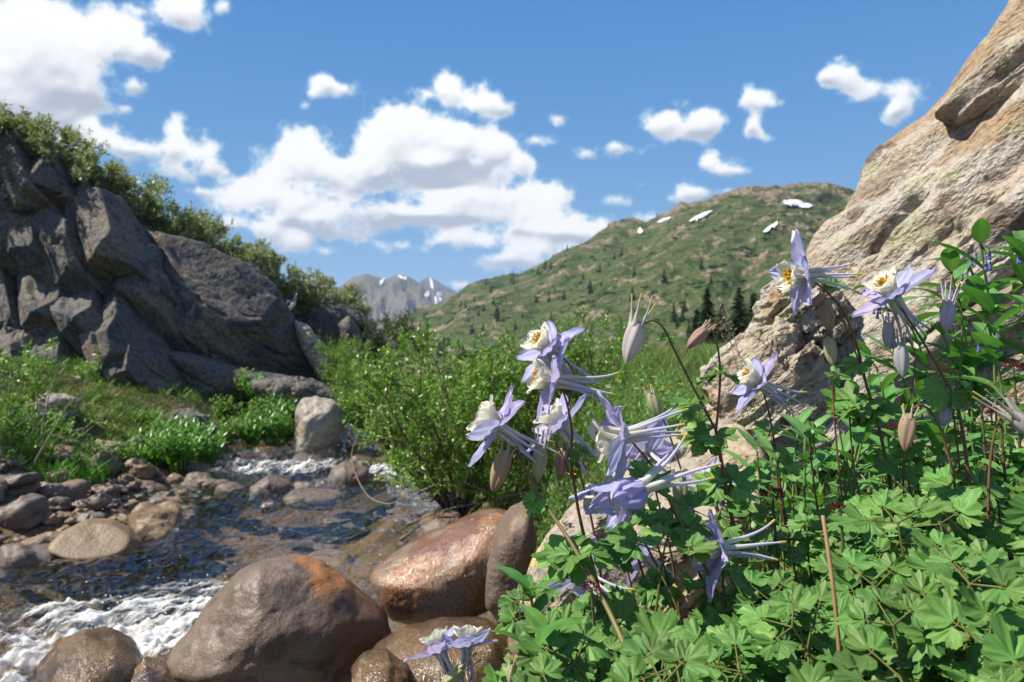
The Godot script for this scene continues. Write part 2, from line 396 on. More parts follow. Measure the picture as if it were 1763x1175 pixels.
func make_hills() -> void:
	var mb := MB.new()
	for r in hill_nv + 6:
		var v := (r - 6.0) / (hill_nv - 1)
		if r < 6: v = (r - 6.0) / 6.0 * 0.3
		for k in hill_nu:
			var u := k / (hill_nu - 1.0)
			var p := hill_point(u, v)
			var d := -p.z
			var gully := n1.get_noise_2d(u * 6.0 + v * 1.2, v * 1.6)
			var crag := n2.get_noise_2d(u * 22.0 + v * 5.0, v * 13.0)
			var patch := n1.get_noise_2d(u * 19.0 + 40.0 - v * 5.0, v * 15.0 + u * 6.0)
			var rock := sm(0.06, 0.30, patch + 0.92 * sm(0.42, 0.02, v) * sm(0.24, 0.42, u) + 0.12 * gully - 0.19 + 0.34 * n1.get_noise_2d(u * 95.0 + 8.0, v * 60.0))
			var edge := sm(-0.05, 0.04, absf(v))
			p.y += gully * 0.022 * d * edge + (rock * (0.0012 + 0.0030 * crag) + (0.0010 + 0.0022 * rock) * n1.get_noise_2d(u * 120.0, v * 70.0)) * d
			p.z += gully * 0.022 * d * edge
			p.x -= rock * crag * 0.003 * d * edge
			var g := n1.get_noise_2d(u * 60.0, v * 40.0 + 7.0) + 0.5 * n1.get_noise_2d(u * 240.0, v * 150.0)
			var grass := L(0.066, 0.100, 0.042).lerp(L(0.118, 0.134, 0.062), sm(-0.3, 0.4, g)).lerp(L(0.040, 0.075, 0.030), sm(0.05, 0.4, n1.get_noise_2d(u * 34.0 + 3.0, v * 30.0)))
			var stone := L(0.20, 0.16, 0.12).lerp(L(0.32, 0.26, 0.20), sm(-0.3, 0.4, n1.get_noise_2d(u * 90.0, v * 70.0 + 3.0)))
			mb.add(p, grass.lerp(stone, rock * 0.9))
	mb.grid(0, hill_nu, hill_nv + 6)
	hill_pts = mb.v
	tag(solo("hill", mb.mesh(), M.hill), "green mountainside with tan crags across the valley", "hill", "", "structure")
	# snow lying on the hill: the cells of the slope inside each outline
	var k := 0
	for s in [[1205, 375, 21, 2.8, -0.45], [1143, 381, 13, 2.2, -0.35], [1102, 400, 4, 4, 0.0], [1364, 352, 18, 5.0, 0.0], [1385, 357, 11, 4, 0.0], [1326, 395, 15, 3, -0.6], [1364, 412, 3, 10, 0.1]]:
		snow_patch(hill_pts, hill_nu, hill_nv + 6, s, 1.6, ["long snow streak slanting below the notch in the mountain crest", "small snow streak on the mountain skyline", "tiny snow scrap on the mountain shoulder", "broad snow field under the mountain summit", "lower lobe of the snow under the mountain summit", "slanting snow strip in the scree below the summit", "narrow upright snow strip in the gully above the spruces"][k])
		k += 1
	# far range: [ridge], colours
	far_range("mountain", "distant grey mountain with olive slopes and snow streaks", [[300, 560], [480, 530], [560, 508], [590, 490], [605, 478], [630, 471], [650, 477], [664, 481], [680, 474], [690, 473], [704, 476], [720, 487], [740, 496], [760, 501], [800, 509], [830, 514], [900, 528], [980, 560]], 3300.0, L(0.165, 0.145, 0.13), L(0.135, 0.14, 0.08),
		[[657, 487, 9, 2.5, -0.9], [690, 478, 5, 2.5, 0.5], [697, 481, 3, 4, 0.2], [736, 508, 4, 5, 0.2], [754, 517, 5.5, 13, 0.1], [746, 531, 4, 4, 0.3], [792, 520, 7, 9, -0.35], [736, 546, 2.5, 4, 0.2]],
		["slanting snow streak in the saddle of the grey mountain", "snow fleck on the rounded top of the grey mountain", "second snow fleck beside the top of the grey mountain", "small snow patch above the long snow gully", "long snow gully down the grey mountain face", "short snow tail at the foot of the long gully", "wide snow apron on the grey mountain's low shoulder", "last snow fleck low on the grey scree"])
	far_range("mountain", "farthest blue peak with a snow couloir behind the grey mountain", [[660, 520], [700, 500], [725, 483], [733, 479], [742, 478], [752, 484], [770, 494], [790, 505], [830, 520], [880, 540]], 5200.0, L(0.10, 0.105, 0.12), L(0.09, 0.1, 0.11), [[743, 489, 2.5, 10, -0.2]], ["thin snow couloir on the farthest blue peak"])
	# conifers and scrub on the slope
	var tree := small_conifer(1.0)
	var count := 0
	var tries := 0
	while count < 130 and tries < 6000:
		tries += 1
		var u := rng.randf_range(0.06, 0.62); var v := rng.randf_range(0.02, 0.9)
		var at := hill_pts[(6 + int(v * (hill_nv - 1))) * hill_nu + int(u * (hill_nu - 1))]
		var q := P(at)
		if q.x < 690 or q.x > 1330 or q.y > 640: continue
		var want := sm(-0.1, 0.35, n1.get_noise_2d(u * 14.0 + 2.0, v * 10.0)) * lerpf(0.05, 1.0, sm(400, 560, q.y)) * (1.0 if q.x < 1000 else 0.55)
		if rng.randf() > want: continue
		var o := tree if count == 0 else copy(tree, Vector3.ZERO, 0.0, 1.0)
		o.position = at - Vector3(0, 0.3, 0); o.rotation.y = rr(0, TAU); o.scale = Vector3.ONE * rr(3.0, 7.0)
		count += 1
	tag(tree, "small dark conifer standing on the far green mountainside", "tree", "conifers scattered on the mountainside")
	for c in get_children():
		if c.name.begins_with("conifer"): tag(c, "small dark conifer standing on the far green mountainside", "tree", "conifers scattered on the mountainside")
	var scrub := MB.new()
	for j in 46:
		var a := rr(0, TAU); var e := rr(-0.1, 1.3); var rad := rr(0.55, 1.0)
		var c := Vector3(cos(a) * cos(e), sin(e) * 0.7, sin(a) * cos(e)) * rad
		var s := rr(0.2, 0.36)
		var b := Basis.from_euler(Vector3(rr(0, TAU), rr(0, TAU), 0))
		var g := rr(0.7, 1.25)
		var col := L(0.042 * g, 0.074 * g, 0.028 * g)
		scrub.tri(scrub.add(c + b * Vector3(-s, 0, 0), col), scrub.add(c + b * Vector3(0, 0, s), col), scrub.add(c + b * Vector3(s, 0, -s * 0.4), col))
	var mm := MultiMesh.new(); mm.transform_format = MultiMesh.TRANSFORM_3D; mm.mesh = scrub.mesh(false)
	var where := []
	for j in 15000:
		var u := rng.randf_range(0.05, 0.66); var v := rng.randf_range(0.0, 0.98)
		var keep := sm(0.05, 0.35, n1.get_noise_2d(u * 34.0 + 3.0, v * 30.0)) * sm(-0.1, 0.3, n1.get_noise_2d(u * 9.0 + 1.0, v * 7.0)) * (sm(0.08, 0.35, v) if u > 0.3 else 1.0)
		if rng.randf() > keep: continue
		var at := hill_pts[(6 + int(v * (hill_nv - 1))) * hill_nu + int(u * (hill_nu - 1))] + Vector3(rr(-2, 2), 0, rr(-2, 2))
		var s := rr(0.5, 1.5)
		where.append(Transform3D(Basis.from_euler(Vector3(0, rr(0, TAU), 0)).scaled(Vector3(s * rr(0.9, 1.6), s, s)), at))
	mm.instance_count = where.size()
	for j in where.size(): mm.set_instance_transform(j, where[j])
	var mi := MultiMeshInstance3D.new(); mi.name = "scrub"; mi.multimesh = mm; mi.material_override = M.needle; add_child(mi)
	tag(mi, "low dark green scrub covering the far mountainside", "scrub", "", "stuff")
func snow_patch(pts: PackedVector3Array, nu: int, rows: int, s: Array, lift: float, label: String) -> void:
	var mb := MB.new(); var used := {}
	for r in rows - 1:
		for k in nu - 1:
			var q := P(pts[r * nu + k] * 0.5 + pts[(r + 1) * nu + k + 1] * 0.5) - Vector2(s[0], s[1])
			q = q.rotated(-s[4])
			var wob := 0.25 * n3.get_noise_2d(pts[r * nu + k].x * 0.03, pts[r * nu + k].z * 0.03)
			if q.x * q.x / (s[2] * s[2]) + q.y * q.y / (s[3] * s[3]) > 1.0 + wob: continue
			var c := []
			for j in [r * nu + k, r * nu + k + 1, (r + 1) * nu + k + 1, (r + 1) * nu + k]:
				if not used.has(j): used[j] = mb.add(pts[j] + Vector3(0, 0.6, 0.8) * lift)
				c.append(used[j])
			mb.quad(c[0], c[1], c[2], c[3])
	if mb.v.size() > 2: tag(solo("snow_patch", mb.mesh(), M.snow), label, "snow", "", "structure")
func far_range(called: String, label: String, ridge: Array, d: float, rock: Color, grass: Color, snows: Array, snow_labels: Array) -> void:
	var nu := 300; var nv := 120
	var mb := MB.new()
	var x0: float = ridge[0][0]; var x1: float = ridge[-1][0]
	for r in nv + 3:
		var v := (r - 3.0) / (nv - 1)
		for k in nu:
			var px := lerpf(x0, x1, k / (nu - 1.0))
			var p := W(px, interp(ridge, px) + n1.get_noise_1d(px * 0.09) * 1.5, d)
			if r < 3: p += Vector3(0, -140.0, -200.0) * (3 - r)
			else: p = p.lerp(W(px + (px - 720.0) * 0.15, 640.0, d * 0.55), v)
			var g := n1.get_noise_2d(px * 0.022 + v * 0.8, v * 2.0 + d)
			var f := n2.get_noise_2d(px * 0.05, v * 3.0 + d)
			if r >= 3: p += Vector3(0, 0.007, 0.013) * d * (g + 0.3 * f) * sm(0.0, 0.12, v)
			var m := sm(0.02, 0.10, v + 0.06 * g) * (1.0 - sm(0.26, 0.36, v + 0.1 * g))
			mb.add(p, rock.lerp(rock * 1.35, clampf(f, 0, 1)).lerp(grass, m * 0.8))
	mb.grid(0, nu, nv + 3)
	tag(solo(called, mb.mesh(), M.hill), label, "mountain", "", "structure")
	var k := 0
	for s in snows:
		snow_patch(mb.v, nu, nv + 3, s, 5.0, snow_labels[k]); k += 1
func small_conifer(h: float) -> Node3D:
	var o := thing("conifer", Vector3.ZERO)
	var tr := MB.new(); tube(tr, [Vector3(0, -0.05, 0), Vector3(0, 0.4, 0), Vector3(0, 1.0, 0)], [0.04, 0.03, 0.005], [L(0.07, 0.05, 0.04)], 5)
	part("trunk", tr.mesh(), M.bark, o)
	var cr := MB.new()
	for j in 150:
		var y := pow(rng.randf(), 1.25) * 0.93 + 0.07
		var rad := (1.0 - y) * 0.30 * rr(0.7, 1.15) + 0.02
		var a := rr(0, TAU)
		var out := Vector3(cos(a), 0, sin(a)); var side := Vector3(-sin(a), 0, cos(a))
		var g := rr(0.65, 1.3); var col := L(0.016 * g, 0.036 * g, 0.017 * g)
		var p0 := Vector3(0, y + 0.03, 0)
		cr.tri(cr.add(p0, col), cr.add(out * rad + side * 0.05 + Vector3(0, y - 0.05 - rad * 0.25, 0), col), cr.add(out * rad - side * 0.05 + Vector3(0, y - 0.03 - rad * 0.25, 0), col))
	part("crown", cr.mesh(false), M.needle, o)
	return o
# ---------------------------------------------------------------- water
func wave(x: float, d: float) -> float:
	# choppy ripples drawn out along the flow, which runs towards -x/+z
	var a := n1.get_noise_2d(x * 2.6 + d * 0.5, d * 3.4)
	var b := n2.get_noise_2d(x * 6.0 + d * 1.5, d * 8.0 - x * 2.0)
	var rush := sm(3.5, 2.7, d) * sm(-0.5, -0.9, x) + sm(6.1, 6.6, d) * 0.8 + 0.5 * sm(2.9, 2.6, d)
	return a * (0.030 + 0.045 * rush) + b * (0.019 + 0.018 * rush) + n3.get_noise_2d(x * 22.0 + d * 6.0, d * 30.0) * (0.0035 + 0.006 * rush)
func make_water() -> void:
	var mb := MB.new()
	var nx := 170; var nd := 250
	for r in nd:
		var d := 1.6 + 9.4 * pow(r / (nd - 1.0), 1.35)
		var l := interp(BANKS, d, 1) - 0.25; var rt := interp(BANKS, d, 2) + 0.22
		for k in nx:
			var x := lerpf(l, rt, k / (nx - 1.0))
			mb.add(Vector3(x, interp(BANKS, d, 3) + wave(x, d), -d))
	mb.grid(0, nx, nd)
	tag(solo("stream", mb.mesh(), M.water), "clear rippling mountain stream over a brown stony bed", "water", "", "structure")
	# white water: [centre x, centre depth, half across, half along, turn, strength]
	var spots := [[-1.50, 3.05, 1.0, 0.62, 0.45, 1.0, "white rapid pouring past the domed boulder into the lower pool"], [-2.05, 6.55, 0.75, 0.26, 0.05, 0.75, "white riffle above the tan stepping rocks"], [-1.12, 6.45, 0.30, 0.2, 0.0, 0.9, "small white chute under the willow bush"], [-0.27, 2.86, 0.36, 0.14, 0.12, 1.0, "foam below the wet red slab"], [-0.80, 2.42, 0.42, 0.14, -0.1, 0.55, "foam trickling in front of the domed boulder"]]
	for s in spots:
		var fm := MB.new()
		var n := 200
		for r in n:
			for k in n:
				var a := k / (n - 1.0) * 2.0 - 1.0; var b := r / (n - 1.0) * 2.0 - 1.0
				var q := Vector2(a * s[2], b * s[3]).rotated(s[4])
				var x: float = s[0] + q.x; var d: float = s[1] + q.y
				var al := -0.85 * x - 0.52 * d; var ac := 0.52 * x - 0.85 * d
				var f := n1.get_noise_2d(al * 2.2, ac * 9.0); var g := n2.get_noise_2d(al * 3.5, ac * 24.0)
				var fine := n3.get_noise_2d(x * 60.0, d * 80.0)
				var body: float = (1.0 - sqrt(a * a + b * b)) * 1.0 * s[5]
				var cover := clampf((body + f * 1.1 + (g - 0.3) * 0.8 + fine * 0.14 - 0.26) * 0.80, 0.0, 1.0) * sm(1.0, 0.8, sqrt(a * a + b * b))
				fm.add(Vector3(x, interp(BANKS, d, 3) + wave(x, d) + 0.004 + cover * (0.008 + 0.010 * f + 0.002 * fine), -d), L(1, 1, 1, cover * 0.85))
		fm.grid(0, n, n)
		tag(solo("foam", fm.mesh(), M.foam), s[6], "foam", "", "stuff")
	# drops thrown up by the rapid
	var drop := SphereMesh.new(); drop.radius = 1.0; drop.height = 2.0; drop.radial_segments = 6; drop.rings = 3
	var mm := MultiMesh.new(); mm.transform_format = MultiMesh.TRANSFORM_3D; mm.mesh = drop; mm.instance_count = 900
	for k in 900:
		var s: Array = spots[[0, 0, 0, 0, 1, 3][k % 6]]
		var q := Vector2(rng.randfn(0, 0.55) * s[2], rng.randfn(0, 0.5) * s[3]).rotated(s[4])
		var x: float = s[0] + q.x; var d: float = maxf(s[1] + q.y, 2.1)
		mm.set_instance_transform(k, Transform3D(Basis.from_scale(Vector3.ONE * rr(0.0012, 0.0040)), Vector3(x, interp(BANKS, d, 3) + wave(x, d) + pow(rng.randf(), 3.0) * 0.05 + 0.004, -d)))
	var mi := MultiMeshInstance3D.new(); mi.name = "spray"; mi.multimesh = mm
	var sm_ := StandardMaterial3D.new(); sm_.albedo_color = S(0.85, 0.87, 0.88); sm_.roughness = 0.1; mi.material_override = sm_
	add_child(mi); tag(mi, "fine drops of spray over the rapids", "spray", "", "stuff")

# ---------------------------------------------------------------- rocks
# outline: star-shaped points round the middle (metres, x right, y up); front, back: depth towards and away from the viewer
func rock_mesh(outline: Array, front: float, back: float, o: Dictionary) -> ArrayMesh:
	var table := PackedFloat32Array(); table.resize(181)
	var pts := outline.duplicate()
	pts.sort_custom(func(a, b): return a.angle() < b.angle())
	for k in 181:
		var a := -PI + TAU * k / 180.0
		var j := 0
		while j < pts.size() and pts[j].angle() < a: j += 1
		var p: Vector2 = pts[posmod(j - 1, pts.size())]; var q: Vector2 = pts[j % pts.size()]
		var dir := Vector2(cos(a), sin(a)); var e := q - p
		var den := dir.cross(e)
		table[k] = p.cross(e) / den if absf(den) > 1e-6 else p.length()
	for it in int(o.get("smooth", 2)):
		var t2 := table.duplicate()
		for k in 181: t2[k] = table[posmod(k - 1, 180)] * 0.25 + table[k] * 0.5 + table[(k + 1) % 180] * 0.25
		table = t2
	var ex: float = o.get("p", 2.4); var amp: float = o.get("amp", 0.03); var fr: float = o.get("freq", 3.0); var sd: float = o.get("seed", 0.0)
	var crag: float = o.get("crag", 0.0); var cf: float = o.get("crag_freq", 2.0); var cuts: Array = o.get("cuts", [])
	var fol: Basis = o.get("fol", Basis())            # noise axes, scaled: long along the grain of the rock
	var tone: Callable = o.get("tone")
	var nt: int = o.get("nt", 48); var nf: int = o.get("nf", 28)
	var steps: float = o.get("steps", 0.0); var stepsize: float = o.get("step_size", 0.2)
	var fract: float = o.get("fract", 0.0); var ff: float = o.get("fract_freq", 2.0)
	var cell := FastNoiseLite.new(); cell.noise_type = FastNoiseLite.TYPE_CELLULAR; cell.cellular_return_type = FastNoiseLite.RETURN_CELL_VALUE; cell.frequency = 1.0; cell.fractal_type = FastNoiseLite.FRACTAL_FBM; cell.fractal_octaves = 2; cell.fractal_gain = 0.45; cell.cellular_jitter = 0.9; cell.seed = 3
	cell.domain_warp_enabled = true; cell.domain_warp_amplitude = 0.25; cell.domain_warp_frequency = 1.3
	var off := Vector3(sd * 7.3, sd * 3.1, sd * 5.7)
	var mb := MB.new()
	var n := maxi(5, int(sqrt(nt * nf / 6.0)))           # cube faces of n x n points, welded along their edges
	var welded := {}
	var ids := PackedInt32Array()
	for face in 6:
		for g in (n + 1) * (n + 1):
			var gu := tan((float(g % (n + 1)) / n - 0.5) * PI * 0.5); var gv := tan((float(g / (n + 1)) / n - 0.5) * PI * 0.5)
			var dir := Vector3.ZERO
			match face:
				0: dir = Vector3(1, gv, -gu)
				1: dir = Vector3(-1, gv, gu)
				2: dir = Vector3(gu, 1, -gv)
				3: dir = Vector3(gu, -1, gv)
				4: dir = Vector3(gu, gv, 1)
				5: dir = Vector3(-gu, gv, -1)
			dir = dir.normalized()
			var rim := g % (n + 1) == 0 or g % (n + 1) == n or g / (n + 1) == 0 or g / (n + 1) == n
			var key := Vector3i((dir * 200000.0).round())
			if rim and welded.has(key):
				ids.append(welded[key])
				continue
			var flat := Vector2(dir.x, dir.y).length()
			var a := (atan2(dir.y, dir.x) + PI) / TAU * 180.0
			var ka := int(a); var fa := a - ka
			var rad := lerpf(table[ka % 181], table[mini(ka + 1, 180)], fa)
			var dep := front if dir.z > 0 else back
			var q := pow(pow(flat / rad, ex) + pow(absf(dir.z) / dep, ex), -1.0 / ex)
			for c in cuts:                              # [normal, distance]: a flat face, slightly rounded at its edge
				var nd: float = dir.dot(c[0])
				if nd > 1e-4:
					var lim: float = c[1] / nd
					var bl: float = o.get("blend", 0.06) * lim
					q = minf(q, lim) if absf(q - lim) > bl else (q + lim) * 0.5 - (bl * bl + (q - lim) * (q - lim)) / (4.0 * bl)
			var p := dir * q
			var s := fol * p * fr + off
			var h := n1.get_noise_3d(s.x, s.y, s.z) * amp
			if crag > 0.0:
				var s2 := fol * p * cf + off
				var cr := n2.get_noise_3d(s2.x, s2.y, s2.z)
				h -= crag * sm(0.62, 0.92, cr) - crag * 0.25 * n1.get_noise_3d(s2.x * 0.6, s2.y * 0.6 + 5.0, s2.z * 0.6)
			if steps > 0.0:                             # broken layers: ledges that break off sharply, in some places only
				for oct in 2:
					var s3 := fol * p / (stepsize * (1.0 if oct == 0 else 0.37)) + off
					var lay := s3.y + 0.9 * n1.get_noise_3d(s3.x * 0.35, s3.y * 0.2, s3.z * 0.35)
					var fra := lay - floorf(lay)
					var mask := sm(-0.15, 0.25, n3.get_noise_3d(s3.x * 0.5 + 7.0, floorf(lay) * 3.1, s3.z * 0.5))
					h += steps * (1.0 if oct == 0 else 0.4) * (sm(0.0, 0.9, fra) - sm(0.90, 0.99, fra) - 0.4) * mask
			if fract > 0.0:                             # broken faces: each block of the joint pattern stands a little prouder or deeper
				var s4 := fol * p * ff + off
				h += fract * (cell.get_noise_3d(s4.x, s4.y, s4.z))
			p += dir * h
			var id := mb.add(p, tone.call(p, off))
			if rim: welded[key] = id
			ids.append(id)
	for face in 6:
		for gy in n:
			for gx in n:
				var a := face * (n + 1) * (n + 1) + gy * (n + 1) + gx
				mb.quad(ids[a], ids[a + n + 1], ids[a + n + 2], ids[a + 1])
	return mb.mesh(true)
func pxs(pts: Array, centre: Vector2, d: float) -> Array:   # photograph outline -> metres round the centre
	return pts.map(func(p): return Vector2((p[0] - centre.x) / F * d, -(p[1] - centre.y) / F * d))
func blobby(w: float, h: float, seed_: float, rough := 0.22) -> Array:
	var out := []
	for k in 11:
		var a := TAU * k / 11.0
		out.append(Vector2(cos(a) * w, sin(a) * h) * (1.0 + rough * n3.get_noise_2d(cos(a) * 1.4 + seed_ * 9.0, sin(a) * 1.4)))
	return out
func tone_cliff(p: Vector3, o: Vector3) -> Color:
	var a := n1.get_noise_3d(p.x * 1.1 + o.x, p.y * 1.1 + o.y, p.z * 1.1); var b := n1.get_noise_3d(p.x * 3.0 + 5.0, p.y * 3.0 + o.y, p.z * 3.0)
	var c := L(0.125, 0.122, 0.12).lerp(L(0.19, 0.168, 0.14), sm(-0.25, 0.35, a)).lerp(L(0.08, 0.085, 0.10), sm(0.1, 0.4, b))
	return c.lerp(L(0.16, 0.115, 0.075), 0.7 * sm(0.16, 0.42, n1.get_noise_3d(p.x * 2.0 + 31.0, p.y * 4.0, p.z * 2.0 + o.z)))
func tone_tan(p: Vector3, o: Vector3) -> Color:           # banded gneiss, rusty along its weathered edge; the bands run along x
	var a := n1.get_noise_3d(p.x * 1.6 + o.x, p.y * 4.0, p.z * 1.6); var b := n1.get_noise_3d(p.x * 4.0 + 9.0, p.y * 9.0, p.z * 4.0 + o.z)
	var rust := n1.get_noise_3d(p.x * 2.6 + 20.0, p.y * 3.6, p.z * 2.6 + o.y)
	var c := L(0.43, 0.42, 0.405).lerp(L(0.42, 0.375, 0.315), sm(-0.10, 0.28, a)).lerp(L(0.29, 0.24, 0.19), sm(0.10, 0.36, b))
	c = c.lerp(L(0.33, 0.235, 0.14), 0.85 * sm(0.12, 0.36, rust + 0.50 * sm(0.42, 0.50, p.y) - 0.15))
	c = c.lerp(L(0.13, 0.10, 0.08), 0.8 * sm(0.26, 0.40, n1.get_noise_3d(p.x * 5.0, p.y * 5.0 + 30.0, p.z * 5.0) + 0.15 * sm(0.35, 0.6, p.y)))
	var lich := n1.get_noise_3d(p.x * 7.0 + 50.0, p.y * 7.0, p.z * 7.0)
	return c.lerp(L(0.38, 0.40, 0.27), 0.7 * sm(0.20, 0.34, lich))
func tone_slab(p: Vector3, o: Vector3) -> Color:          # pale granite with yellow map lichen
	var a := n1.get_noise_3d(p.x * 4.0 + o.x, p.y * 4.0, p.z * 4.0); var b := n1.get_noise_3d(p.x * 14.0, p.y * 14.0, p.z * 14.0 + o.z)
	var c := L(0.36, 0.33, 0.30).lerp(L(0.44, 0.37, 0.28), sm(-0.25, 0.3, a)).lerp(L(0.26, 0.24, 0.225), sm(0.05, 0.4, b))
	return c.lerp(L(0.52, 0.47, 0.10), 0.9 * sm(0.40, 0.47, n1.get_noise_3d(p.x * 13.0 + 7.0, p.y * 13.0, p.z * 13.0)))
func tone_river(p: Vector3, o: Vector3) -> Color:
	var a := n1.get_noise_3d(p.x * 2.5 + o.x, p.y * 2.5 + o.y, p.z * 2.5 + o.z)
	var base := [L(0.16, 0.115, 0.09), L(0.21, 0.145, 0.09), L(0.13, 0.10, 0.09), L(0.24, 0.17, 0.10), L(0.15, 0.125, 0.11)]
	var c: Color = base[int(absf(o.x) * 10.0) % 5]
	return c.lerp(c * 1.35, sm(0.0, 0.4, a)).lerp(L(0.20, 0.115, 0.055), 0.6 * sm(0.12, 0.4, n1.get_noise_3d(p.x * 5.0 + o.z, p.y * 5.0, p.z * 5.0)))
func tone_dome(p: Vector3, o: Vector3) -> Color:          # the domed boulder: grey-brown, rusty over its far shoulder
	var a := n1.get_noise_3d(p.x * 3.0, p.y * 3.0 + 2.0, p.z * 3.0); var b := n1.get_noise_3d(p.x * 9.0, p.y * 9.0 + 2.0, p.z * 9.0)
	var c := L(0.165, 0.122, 0.092).lerp(L(0.205, 0.155, 0.118), sm(-0.2, 0.3, a)).lerp(L(0.12, 0.09, 0.07), sm(0.1, 0.4, b))
	c = c.lerp(L(0.19, 0.095, 0.055), 0.75 * sm(0.26, 0.14, p.distance_to(Vector3(0.36, 0.0, 0.1)) + 0.14 * a + 0.05 * b))      # red-brown iron stain
	return c.lerp(L(0.36, 0.16, 0.058), 0.95 * sm(0.13, 0.09, p.distance_to(Vector3(0.16, 0.20, 0.0)) + 0.10 * a + 0.05 * b))   # bright rust patch
func tone_red(p: Vector3, o: Vector3) -> Color:
	var a := n1.get_noise_3d(p.x * 3.0, p.y * 5.0, p.z * 3.0 + 4.0); var b := n1.get_noise_3d(p.x * 5.0 + 8.0, p.y * 7.0, p.z * 5.0)
	return L(0.33, 0.17, 0.085).lerp(L(0.19, 0.085, 0.055), sm(-0.15, 0.2, a)).lerp(L(0.30, 0.22, 0.15), 0.7 * sm(0.08, 0.35, b))
func tone_wet(p: Vector3, o: Vector3) -> Color:
	var a := n1.get_noise_3d(p.x * 5.0 + o.x, p.y * 5.0, p.z * 5.0 + 4.0)
	return L(0.12, 0.07, 0.035).lerp(L(0.20, 0.12, 0.05), sm(-0.3, 0.4, a)).lerp(L(0.06, 0.042, 0.032), sm(0.1, 0.4, n1.get_noise_3d(p.x * 3.0, p.y * 3.0, p.z * 3.0 + o.z)))
func px_rock(called: String, label: String, pts: Array, centre: Vector2, d: float, front: float, back: float, mat: String, o: Dictionary, push := 0.0, lean := 0.0) -> Node3D:
	# the outline is laid on a plane that faces the viewpoint, through the middle of the rock
	var mid := W(centre.x, centre.y, d)
	var b := Basis.from_euler(Vector3(lean, -atan((centre.x - 881.5) / F), 0))
	var flat := []
	for p in pts:
		var ray := W(p[0], p[1], 1.0) - EYE
		var hit := EYE + ray * ((mid - EYE).dot(b.z) / ray.dot(b.z))
		var q := b.inverse() * (hit - mid)
		flat.append(Vector2(q.x, q.y))
	if mat == "rock_gneiss":                             # its banding runs along its own x axis
		var roll := Basis(Vector3(0, 0, 1), 0.66)
		flat = flat.map(func(p): return p.rotated(-0.66))
		o.cuts = o.get("cuts", []).map(func(c): return [roll.inverse() * c[0], c[1]])
		b = b * roll
	var n := solo(called, rock_mesh(flat, front, back, o), M[mat], Transform3D(b, mid + Vector3(0, 0, -push)))
	tag(n, label, "rock" if called != "boulder" else "boulder", o.get("group", ""))
	return n
